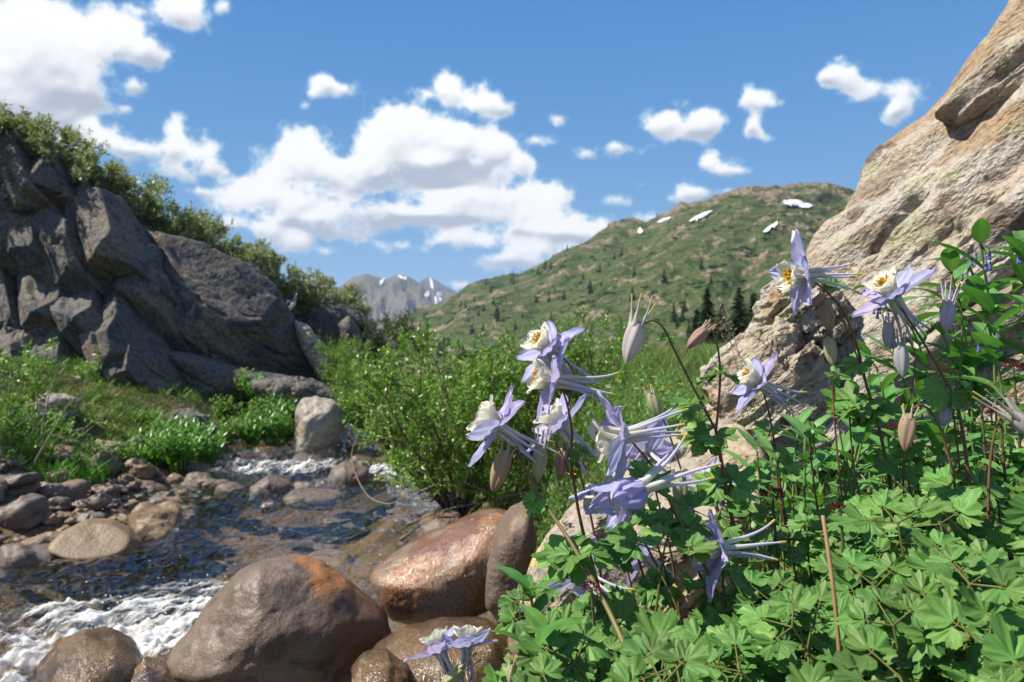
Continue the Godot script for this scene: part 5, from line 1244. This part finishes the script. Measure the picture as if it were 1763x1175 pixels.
	flower(o, W(968, 738, 0.92), Vector3(-0.65, 0.75, -0.05), 1.0, 1.0, 0.8, 3)
	o = columbine("columbine turned away behind the golden-brushed flower", [1190, 1215, 0.98])
	stalk(o, [[1190, 1215, 0.98], [1160, 980, 0.98], [1130, 850, 0.97], [1118, 790, 0.96]], 0.002, 0.001, BRN, RED)
	flower(o, W(1116, 782, 0.95), Vector3(-0.3, 0.35, -0.9), 0.4, 1.0, 0.95, 4)
	# D: the tall pair of buds
	o = columbine("tall columbine stem with a large pale bud and a pink bud above the meadow", [1335, 1215, 0.84])
	stalk(o, [[1335, 1215, 0.84], [1290, 1010, 0.84], [1262, 900, 0.84], [1243, 800, 0.84], [1233, 742, 0.84]], 0.003, 0.0020, BRN, RED)
	stalk(o, [[1233, 742, 0.84], [1192, 664, 0.835], [1160, 600, 0.83], [1143, 566, 0.82], [1125, 552, 0.815], [1106, 560, 0.81]], 0.0016, 0.0010, RED, GRN)
	bud(o, 1088, 590, 0.81, Vector2(-0.32, -1.0), 80, 3, 0.032)
	stalk(o, [[1233, 742, 0.84], [1240, 655, 0.845], [1236, 598, 0.85], [1226, 570, 0.845], [1218, 570, 0.84]], 0.0015, 0.0009, RED, GRN)
	bud(o, 1200, 583, 0.84, Vector2(-0.80, -0.75), 52, 5, 0.012)
	stem_leaf(o, 1232, 742, 0.835, Vector3(-0.9, 0.15, 0.4), 0.030, 1); stem_leaf(o, 1206, 692, 0.83, Vector3(-0.9, 0.25, 0.2), 0.030, 2); stem_leaf(o, 1232, 742, 0.83, Vector3(-0.5, -0.7, 0.5), 0.026, 4); stem_leaf(o, 1240, 640, 0.845, Vector3(0.5, 0.7, 0.2), 0.026, 0); stem_leaf(o, 1238, 642, 0.845, Vector3(-0.9, 0.1, 0.2), 0.024, 3); stem_leaf(o, 1252, 838, 0.83, Vector3(0.5, 0.75, 0.3), 0.030, 5); stem_leaf(o, 1248, 838, 0.83, Vector3(-0.4, 0.8, 0.4), 0.028, 1)
	stem_leaf(o, 1252, 900, 0.82, Vector3(-0.5, -0.2, 0.8), 0.026, 2); stem_leaf(o, 1150, 583, 0.825, Vector3(0.0, 1.0, 0.3), 0.016, 0)
	# E: half-open flower in front
	o = columbine("half-open lavender columbine with spurs swept back, in front of the pale slab", [1220, 1215, 0.74])
	stalk(o, [[1320, 1230, 0.74], [1262, 1080, 0.75], [1215, 980, 0.76], [1172, 900, 0.765], [1150, 858, 0.76], [1118, 842, 0.755]], 0.0022, 0.001, BRN, GRN)
	flower(o, W(1112, 838, 0.75), Vector3(-0.86, -0.42, 0.28), 0.3, 1.08, 0.12, 2)
	stem_leaf(o, 1172, 902, 0.765, Vector3(0.5, 0.6, 0.4), 0.024, 3)
	# F
	o = columbine("single lavender and cream columbine in front of the low tan rock slab", [1385, 1215, 0.98])
	stalk(o, [[1400, 1215, 0.98], [1372, 1010, 0.98], [1350, 880, 0.98], [1336, 780, 0.97], [1325, 715, 0.96], [1312, 668, 0.95]], 0.0022, 0.001, RED, RED)
	flower(o, W(1308, 660, 0.94), Vector3(-0.84, 0.54, -0.02), 0.9, 0.88, 0.9, 1)
	stem_leaf(o, 1328, 735, 0.965, Vector3(-0.5, 0.5, 0.5), 0.018, 4)
	# G: topmost flower on the right, with hanging buds
	o = columbine("topmost columbine, seen in profile before the huge tan boulder with pink buds below", [1560, 1215, 0.98])
	stalk(o, [[1560, 1215, 0.98], [1548, 960, 0.97], [1535, 850, 0.965], [1515, 742, 0.96], [1490, 655, 0.955], [1474, 590, 0.95], [1450, 532, 0.945], [1420, 500, 0.94], [1396, 480, 0.935]], 0.0028, 0.001, BRN, RED)
	flower(o, W(1388, 474, 0.93), Vector3(-0.98, -0.06, 0.04), 0.1, 1.0, 0.88, 3)
	stalk(o, [[1500, 690, 0.955], [1478, 620, 0.95], [1455, 560, 0.945], [1440, 520, 0.945], [1426, 515, 0.942]], 0.0011, 0.0008, RED, GRN); bud(o, 1425, 546, 0.94, Vector2(0.08, -1.0), 58, 0, 0.010)
	bud(o, 1404, 520, 0.935, Vector2(-0.8, -0.7), 34, 5, 0.008)
	stalk(o, [[1455, 800, 0.965], [1440, 700, 0.96], [1432, 640, 0.95], [1431, 575, 0.945]], 0.0011, 0.0008, RED, GRN); bud(o, 1430, 606, 0.945, Vector2(0.05, -1.0), 52, 1, 0.006)
	stem_leaf(o, 1490, 615, 0.95, Vector3(0.5, 0.8, 0.2), 0.030, 2); stem_leaf(o, 1488, 618, 0.95, Vector3(-0.9, -0.1, 0.3), 0.028, 0); stem_leaf(o, 1445, 498, 0.94, Vector3(-0.1, 0.9, 0.3), 0.018, 5); stem_leaf(o, 1495, 690, 0.95, Vector3(-0.95, 0.1, 0.5), 0.046, 4); stem_leaf(o, 1497, 692, 0.95, Vector3(0.7, 0.5, 0.3), 0.03, 1); stem_leaf(o, 1490, 692, 0.945, Vector3(-0.5, -0.7, 0.5), 0.036, 3)
	# H
	o = columbine("pale columbine with spurs hanging down, beside the bluebell leaves on the boulder", [1690, 1215, 0.90])
	stalk(o, [[1690, 1215, 0.90], [1682, 980, 0.90], [1668, 820, 0.90], [1650, 705, 0.90], [1620, 640, 0.905], [1590, 590, 0.905], [1552, 530, 0.90]], 0.003, 0.001, BRN, RED)
	flower(o, W(1538, 512, 0.90), Vector3(-0.58, 0.78, 0.10), 0.3, 1.0, 0.95, 4)
	stalk(o, [[1650, 705, 0.90], [1654, 640, 0.895], [1657, 560, 0.89], [1652, 515, 0.885], [1644, 520, 0.88]], 0.0013, 0.0009, GRN, GRN); bud(o, 1632, 546, 0.875, Vector2(-0.25, -1.0), 56, 2, 0.030)
	stalk(o, [[1555, 860, 0.93], [1558, 740, 0.92], [1572, 660, 0.91], [1576, 610, 0.905], [1560, 580, 0.90]], 0.0013, 0.0009, RED, GRN); bud(o, 1552, 622, 0.895, Vector2(0.0, -1.0), 60, 4, 0.020); bud(o, 1530, 580, 0.905, Vector2(-0.15, -1.0), 48, 4, 0.014)
	stem_leaf(o, 1648, 665, 0.90, Vector3(-0.9, 0.1, 0.3), 0.032, 1); stem_leaf(o, 1655, 665, 0.90, Vector3(0.8, 0.4, 0.3), 0.032, 0); stem_leaf(o, 1665, 830, 0.895, Vector3(-0.9, 0.2, 0.3), 0.04, 2); stem_leaf(o, 1672, 830, 0.895, Vector3(0.85, 0.3, 0.3), 0.036, 3); stem_leaf(o, 1682, 985, 0.88, Vector3(0.9, 0.4, 0.3), 0.044, 4); stem_leaf(o, 1680, 985, 0.88, Vector3(-0.9, 0.2, 0.3), 0.040, 5)
	# I, J
	o = columbine("nodding pink-green bud on an arching stem among the lance leaves", [1668, 1215, 0.84])
	stalk(o, [[1668, 1215, 0.84], [1660, 970, 0.84], [1652, 880, 0.84], [1630, 770, 0.84], [1605, 712, 0.835], [1585, 698, 0.83], [1572, 705, 0.825]], 0.002, 0.001, BRN, RED)
	bud(o, 1562, 745, 0.82, Vector2(-0.25, -1.0), 66, 0, 0.014)
	stem_leaf(o, 1650, 830, 0.835, Vector3(-0.95, 0.3, 0.2), 0.042, 0); stem_leaf(o, 1652, 832, 0.83, Vector3(-0.7, -0.3, 0.5), 0.036, 2)
	o = columbine("upright lavender bud with faded base between two red stems", [1700, 1215, 0.92])
	stalk(o, [[1700, 1215, 0.92], [1660, 880, 0.92], [1648, 760, 0.92], [1640, 700, 0.915], [1634, 688, 0.91]], 0.0016, 0.0009, RED, RED)
	bud(o, 1628, 714, 0.905, Vector2(-0.3, -1.0), 46, 2, 0.018)
	# K
	o = columbine("low columbine with one upcurled sepal and violet spurs above the leaf carpet", [1290, 1215, 0.74])
	stalk(o, [[1290, 1215, 0.74], [1262, 1110, 0.75], [1246, 1020, 0.76], [1246, 960, 0.76]], 0.0018, 0.001, BRN, BRN)
	flower(o, W(1243, 946, 0.755), Vector3(-0.96, 0.0, 0.08), 1.0, 0.92, 0.75, 1)
	# faded ones behind
	o = columbine("faded columbine in the shade of stems above the pale slab", [1290, 1150, 1.0])
	stalk(o, [[1290, 1150, 1.0], [1260, 960, 1.0], [1232, 860, 1.0]], 0.0016, 0.001, BRN, RED)
	flower(o, W(1222, 848, 0.99), Vector3(-0.5, 0.6, 0.4), 0.2, 0.95, 0.9, 2)
	o = columbine("blurred columbine lying close on the pale slab", [1140, 1150, 1.02])
	stalk(o, [[1140, 1150, 1.02], [1130, 1040, 1.02], [1118, 975, 1.02]], 0.0014, 0.001, BRN, RED)
	flower(o, W(1112, 960, 1.02), Vector3(-0.6, 0.5, -0.4), 0.7, 0.95, 0.9, 3)
	o = columbine("low columbine beside the dark red flower head at the slab's foot", [1050, 1150, 0.92])
	stalk(o, [[1050, 1150, 0.92], [1030, 1060, 0.92], [1012, 1000, 0.92]], 0.0014, 0.001, BRN, RED)
	flower(o, W(1006, 990, 0.92), Vector3(-0.5, 0.3, -0.7), 0.2, 0.95, 0.9, 0)
	o = columbine("drooping lavender columbine behind the half-open flower", [1120, 1150, 0.9])
	stalk(o, [[1120, 1150, 0.9], [1080, 980, 0.9], [1052, 870, 0.9]], 0.0014, 0.001, BRN, RED)
	flower(o, W(1045, 838, 0.9), Vector3(-0.4, -0.6, 0.3), 0.9, 0.9, 0.5, 2)
	# L: pair at the bottom
	o = columbine("pair of small columbines low over the wet ledge", [800, 1260, 0.80])
	stalk(o, [[800, 1260, 0.80], [790, 1200, 0.80], [772, 1160, 0.80], [762, 1135, 0.80]], 0.0014, 0.0009, GRN, RED)
	flower(o, W(758, 1124, 0.80), Vector3(-0.42, 0.80, -0.30), 0.3, 0.72, 0.9, 1)
	stalk(o, [[792, 1205, 0.80], [812, 1165, 0.80], [808, 1130, 0.80]], 0.0011, 0.0009, RED, RED)
	flower(o, W(804, 1116, 0.80), Vector3(-0.05, 0.85, -0.40), 0.7, 0.70, 0.9, 4)
	bud(o, 778, 1166, 0.78, Vector2(-0.8, -0.6), 52, 1, 0.02); bud(o, 880, 1162, 0.74, Vector2(-0.1, -1.0), 38, 1, 0.008)
	# M: bud at the frame's edge and single buds
	o = columbine("white nodding columbine with green spurs at the carpet's upper end", [1700, 1215, 0.84])
	stalk(o, [[1700, 1215, 0.84], [1702, 900, 0.84], [1706, 790, 0.84], [1720, 725, 0.835], [1740, 705, 0.83], [1752, 712, 0.825]], 0.0018, 0.001, RED, GRN)
	bud(o, 1772, 738, 0.82, Vector2(0.75, -0.8), 74, 3, 0.04)
	o = columbine("small green-pink bud on a thin stem over the pale slab", [1350, 1150, 1.0])
	stalk(o, [[1350, 1150, 1.0], [1330, 980, 1.0], [1318, 880, 0.99], [1302, 838, 0.985], [1290, 838, 0.98]], 0.0013, 0.0008, BRN, RED)
	bud(o, 1280, 852, 0.975, Vector2(-0.55, -1.0), 42, 0, 0.008)
	o = columbine("yellow-green seed pod on a brown stem above the pale slab", [1255, 1150, 0.9])
	stalk(o, [[1255, 1150, 0.9], [1215, 960, 0.9], [1185, 850, 0.89], [1160, 770, 0.885], [1142, 722, 0.88]], 0.0016, 0.001, BRN, GRN)
	bud(o, 1128, 700, 0.88, Vector2(0.35, -1.0), 50, 1, 0.012); bud(o, 1172, 850, 0.88, Vector2(0.0, -1.0), 62, 1, 0.012)
	# bare upright stems among the leaves
	var k := 0
	for s in [[[1195, 1215], [1150, 1000], [1108, 870]], [[1145, 1190], [1110, 1000], [1070, 890], [1060, 850]], [[1480, 1100], [1455, 900], [1440, 760], [1432, 640]], [[1520, 1050], [1490, 900], [1470, 800], [1462, 700]], [[1400, 1180], [1378, 1040], [1350, 900], [1335, 800]], [[1600, 1100], [1575, 900], [1560, 800]], [[1505, 1000], [1502, 900], [1500, 840]], [[1600, 960], [1585, 870], [1572, 760]], [[1430, 1060], [1415, 930], [1400, 820], [1392, 740]], [[1640, 1080], [1625, 950], [1612, 850], [1606, 780]], [[1740, 1100], [1728, 950], [1716, 840], [1712, 770]], [[1480, 1080], [1470, 980], [1452, 880], [1446, 790]], [[1560, 1080], [1540, 960], [1524, 850]], [[1300, 1120], [1282, 1010], [1268, 930]]]:
		var p := thing("flowerless_columbine", W(s[0][0], s[0][1], 0.9 + 0.01 * k))
		stalk(p, s.map(func(q): return [q[0], q[1], 0.9 + 0.01 * k]), 0.0018, 0.0010, BRN, RED)
		stem_leaf(p, s[-1][0], s[-1][1], 0.9 + 0.01 * k, Vector3(0.6 - 1.2 * (k % 2), 0.5, 0.5), 0.026, k); stem_leaf(p, s[1][0], s[1][1], 0.9 + 0.01 * k, Vector3(-0.6 + 1.2 * (k % 2), 0.4, 0.5), 0.034, k + 2)
		tag(p, "flowerless reddish columbine stem with small leaves among the flowers", "stem", "flowerless columbine stems")
		k += 1
	o = thing("dry_stalk", W(1452, 1215, 0.60))
	stalk(o, [[1452, 1215, 0.60], [1440, 1060, 0.61], [1428, 960, 0.62], [1417, 888, 0.63]], 0.0019, 0.0017, L(0.25, 0.15, 0.075), L(0.36, 0.22, 0.11))
	tag(o, "thick dry brown stalk snapped off at its top", "stalk")
	k = 0
	for s in [[[1760, 1060], [1680, 980], [1610, 905], [1545, 830]], [[1700, 960], [1640, 900], [1590, 850]], [[1640, 930], [1600, 880], [1560, 930]]]:
		o = thing("dry_stalk", W(s[0][0], s[0][1], 0.8))
		stalk(o, s.map(func(q): return [q[0], q[1], 0.8]), 0.0016, 0.001, L(0.36, 0.26, 0.15), L(0.40, 0.30, 0.18))
		tag(o, ["long thin straw stalk slanting over the leaf carpet", "short straw stalk crossing the leaf carpet", "bent straw stalk in the leaf carpet"][k], "stalk")
		k += 1
func foliage(lc: Color) -> void:
	var variants := []
	for k in 12:
		variants.append(compound([0.09, 0.12, 0.15, 0.18][k % 4], rr(0.2, 0.75), rr(0.0185, 0.025), true, lc * rr(0.68, 1.25), k * 1.3, L(0.16, 0.17, 0.05)))
	var near := []
	var tries := 0
	var count := 0
	while count < 210 and tries < 14000:
		tries += 1
		var d := lerpf(0.52, 1.35, pow(rng.randf(), 0.8)); var x := rr(0.0, 1.1) * (0.5 + 0.65 * d)
		var g := ground_at(x, -d); var top := P(g + Vector3(0, 0.15, 0)); var foot := P(g)
		if top.x < 985 or top.x > 2150 or top.y > 1330: continue
		if top.y < interp([[930, 1090], [1020, 1060], [1200, 1045], [1330, 1025], [1400, 965], [1520, 945], [1763, 925]], top.x): continue
		if d < 0.62 and top.y < 1120: continue
		var ok := true
		for p in near:
			if p.distance_to(Vector2(x, d)) < 0.034: ok = false; break
		if not ok: continue
		near.append(Vector2(x, d))
		var o := thing("columbine_clump", g)
		var turn := rr(0, TAU); var lean := Basis(Vector3.RIGHT, rr(0.25, 0.6)) * Basis(Vector3.BACK, rr(-0.05, 0.3))
		for l in rng.randi_range(4, 6):
			part("leaf", variants[rng.randi() % 12], M.columbine_leaf, o, Transform3D((lean * Basis(Vector3.UP, turn + l * 1.25 + rr(-0.3, 0.3))).scaled(Vector3.ONE * rr(0.85, 1.3)), Vector3(rr(-0.01, 0.01), 0, rr(-0.01, 0.01))))
		tag(o, "clump of lobed blue-green columbine leaves in the carpet below the flowers", "plant", "columbine leaf clumps")
		count += 1
	print("clumps ", count)
func lance_plant(called: String, label: String, base: Vector3, lean: Vector3, h: float, n: int, len: float, wid: float, col: Color, bells: int, group := "") -> void:
	var g0 := minf(ground_y(base.x, -base.z), base.y)
	var rise := base.y - g0                              # bare lower part of the stem
	var o := thing(called, Vector3(base.x, g0, base.z))
	var pts := [Vector3(0, -0.03, 0), Vector3(0, rise * 0.6 + 0.01, 0), Vector3(0, rise + h * 0.5, 0) + lean * 0.35 * h, Vector3(0, rise + h * 0.93, 0) + lean * h]
	var w := curve(pts, 5)
	var mb := MB.new(); tube(mb, w, [0.0034, 0.0028, 0.0022, 0.0018], [L(0.16, 0.24, 0.06), L(0.14, 0.22, 0.06)], 7)
	part("stem", mb.mesh(), M.stem, o)
	for k in n:
		var t := lerpf(clampf(rise / (rise + h) * 0.8, 0.1, 0.6), 1.0, k / (n - 1.0))
		var q: Vector3 = w[int(t * (w.size() - 1))]
		var a := k * 2.4 + base.x * 20.0
		var out := Vector3(cos(a), rr(0.25, 1.0) + 0.4 * t, sin(a)).normalized()
		var lm := MB.new(); var s := rr(0.8, 1.1) * (1.0 - 0.35 * t); var g := rr(0.85, 1.15)
		lance_leaf(lm, Transform3D(), len * s, wid * s, rr(-1.3, -0.3), rr(0.15, 0.5), L(col.r * g * rr(0.9, 1.15), col.g * g, col.b * g), k * 1.1)
		var z := out; var x := Vector3.UP.cross(z).normalized()
		part("leaf", lm.mesh(true), M.lance_leaf, o, Transform3D(Basis(x, z.cross(x), z), q))
	var top: Vector3 = w[-1]
	for k in bells:
		var bm := MB.new()
		var a := rr(0, TAU)
		var c := top + Vector3(cos(a) * 0.012, -0.012 - 0.008 * (k % 3), sin(a) * 0.012)
		var blue := L(0.16, 0.20, 0.58).lerp(L(0.30, 0.20, 0.50), rng.randf() * 0.8)
		tube(bm, [top + Vector3(0, 0.003, 0), c + Vector3(0, 0.004, 0), c], [0.0005, 0.0006], [L(0.12, 0.16, 0.08)], 4)
		tube(bm, [c, c - Vector3(0, 0.004, 0), c - Vector3(0, 0.009, 0), c - Vector3(0, 0.0125, 0)], [0.0011, 0.0018, 0.0019, 0.0034], [L(0.12, 0.14, 0.16), blue, blue * 1.1], 7)
		part("bell", bm.mesh(), M.petal, o)
	tag(o, label, "plant", group)
func lances() -> void:
	var col := L(0.095, 0.24, 0.065)
	# big bluebell plants against the boulder
	var k := 0
	for p in [[1620, 640, 1.22, 0.20, -0.55, 10], [1680, 690, 1.18, 0.28, -0.20, 14], [1720, 700, 1.12, 0.32, -0.15, 14], [1780, 700, 1.15, 0.34, -0.10, 13], [1660, 740, 1.25, 0.22, 0.10, 11], [1710, 600, 1.30, 0.22, -0.25, 12], [1770, 620, 1.22, 0.24, -0.05, 12], [1650, 600, 1.3, 0.16, -0.2, 10], [1740, 760, 1.08, 0.24, -0.2, 12]]:
		lance_plant("bluebell", "tall bluebell with broad pointed leaves before the huge boulder", W(p[0], p[1] + 60, p[2]), Vector3(p[4], 0, 0.1), p[3], p[5], 0.13, 0.041, col, 6, "bluebells before the huge boulder")
		k += 1
	# lance-leaved plants among the columbines
	for p in [[1310, 960, 1.12], [1345, 950, 1.08], [1385, 930, 1.10], [1420, 900, 1.14], [1460, 900, 1.08], [1500, 880, 1.12], [1545, 880, 1.08], [1590, 860, 1.15], [1640, 880, 1.10], [1690, 860, 1.12], [1740, 850, 1.08], [1330, 1000, 0.98], [1375, 985, 1.0], [1430, 960, 0.98], [1485, 950, 0.96], [1530, 940, 1.0], [1580, 930, 0.95], [1630, 945, 1.0], [1700, 930, 0.97], [1750, 930, 0.95], [1290, 900, 1.15], [1410, 830, 1.2], [1660, 740, 1.2], [1580, 740, 1.25], [1500, 760, 1.25], [1470, 820, 1.22], [1540, 790, 1.25], [1370, 860, 1.2], [1610, 800, 1.22], [1690, 790, 1.2]]:
		lance_plant("lance_leaf_plant", "upright plant with narrow pointed leaves between the columbine stems", W(p[0] + rr(-10, 10), p[1] + 40, p[2]), Vector3(rr(-0.25, 0.25), 0, rr(-0.1, 0.2)), rr(0.13, 0.23), 10, 0.105, 0.027, L(0.105, 0.26, 0.07), 0, "lance-leaved plants among the columbines")
	# the one at the carpet's lower edge over the water
	lance_plant("lance_leaf_plant", "bright lance-leaved shoot standing over the water at the carpet's edge", W(925, 1120, 0.84), Vector3(-0.2, 0, 0.05), 0.07, 9, 0.085, 0.022, L(0.075, 0.21, 0.045), 1)
	lance_plant("lance_leaf_plant", "broad-leaved shoot with sunlit leaves at the bottom of the carpet", W(960, 1200, 0.66), Vector3(-0.25, 0, 0.05), 0.06, 6, 0.075, 0.028, L(0.085, 0.225, 0.04), 0)
func red_heads() -> void:
	var k := 0
	for p in [[1330, 852, 0.84, 18], [1447, 881, 0.80, 17], [1018, 1013, 0.70, 15], [1218, 903, 0.9, 9], [1745, 632, 1.0, 16], [1722, 712, 0.95, 18], [1540, 738, 1.0, 12], [1690, 700, 1.05, 10], [1440, 805, 1.1, 9]]:
		var o := thing("red_flower", W(p[0], p[1], p[2]))
		var mb := MB.new(); var r: float = p[3] / F * p[2]
		for j in 90:
			var d := rand_dir(); d.y = absf(d.y) * 0.7 - 0.1
			var g := rr(0.6, 1.5)
			var q := d * r * rr(0.7, 1.0)
			leaf_quad(mb, q, (d + rand_dir() * 0.6).normalized(), rand_dir(), r * 0.36, r * 0.24, L(0.115 * g, 0.012 * g, 0.020 * g))
		part("flower_head", mb.mesh(false), M.petal, o)
		var st := MB.new(); tube(st, [Vector3(0, 0, 0), Vector3(0.004, -0.05, 0), Vector3(0.01, -0.12, 0.0)], [0.0016, 0.0018], [L(0.10, 0.10, 0.04)], 6)
		for j in 14:
			leaf_quad(st, Vector3(0.003, -0.012 - j * 0.007, 0), (Vector3(cos(j * 2.4), 0.6, sin(j * 2.4))).normalized(), Vector3.UP, 0.014, 0.005, L(0.08, 0.15, 0.06))
		part("stem", st.mesh(), M.stem, o)
		tag(o, ["dark red flower head before the pale slab's far end", "dark red flower head above the leaf carpet", "dark red flower head at the pale slab's foot", "small dark red head behind the low columbine", "dark red head beneath the tall bluebells", "wide dark red head under the white nodding columbine", "dark red head behind the pink-green bud", "small dark red head in the bluebell shade", "small dark red head between lance leaves"][k], "flower", "dark red flower heads")
		k += 1
func grasses() -> void:
	# grass stems with loose seed heads before the meadow
	var k := 0
	for s in [[[1300, 760], [1270, 640], [1252, 560], [1243, 530]], [[1310, 740], [1275, 620], [1262, 575], [1240, 555]], [[1460, 740], [1400, 680], [1330, 605], [1290, 572]], [[1330, 760], [1290, 640], [1245, 575], [1215, 555]]]:
		var o := thing("grass_stem", W(s[0][0], s[0][1], 1.05))
		var w := curve(s.map(func(q): return W(q[0], q[1], 1.05) - o.position), 5)
		var mb := MB.new(); tube(mb, w, [0.0009, 0.0005], [L(0.13, 0.14, 0.06), L(0.24, 0.19, 0.11)], 5)
		part("stem", mb.mesh(), M.stem, o)
		var sd := MB.new()
		for j in 34:
			var t := 1.0 - 0.32 * rng.randf()
			var q: Vector3 = w[int(t * (w.size() - 1))]
			var p := q + rand_dir() * 0.010
			tube(sd, [q, p], [0.00015], [L(0.3, 0.24, 0.15)], 3)
			leaf_quad(sd, p, rand_dir(), Vector3.UP, 0.005, 0.0018, L(0.34, 0.26, 0.20))
		part("seed_head", sd.mesh(false), M.grass, o)
		tag(o, "thin grass stem with a loose pale seed head before the tan rock", "grass", "seeding grass stems")
		k += 1
	# grass and small leaves between the lance plants
	var spots := []
	for j in 700:
		var d := rr(0.8, 1.9); var x := rr(0.25, 2.2)
		var q := P(ground_at(x, -d))
		if q.x < 1330 or q.x > 2500: continue
		spots.append(ground_at(x, -d))
	scatter("grass", "fine grass growing between the lance-leaved plants", tuft_mesh(12, 0.16, 0.004, L(0.08, 0.17, 0.045), 0.08), "grass", spots, 0.6, 1.2)
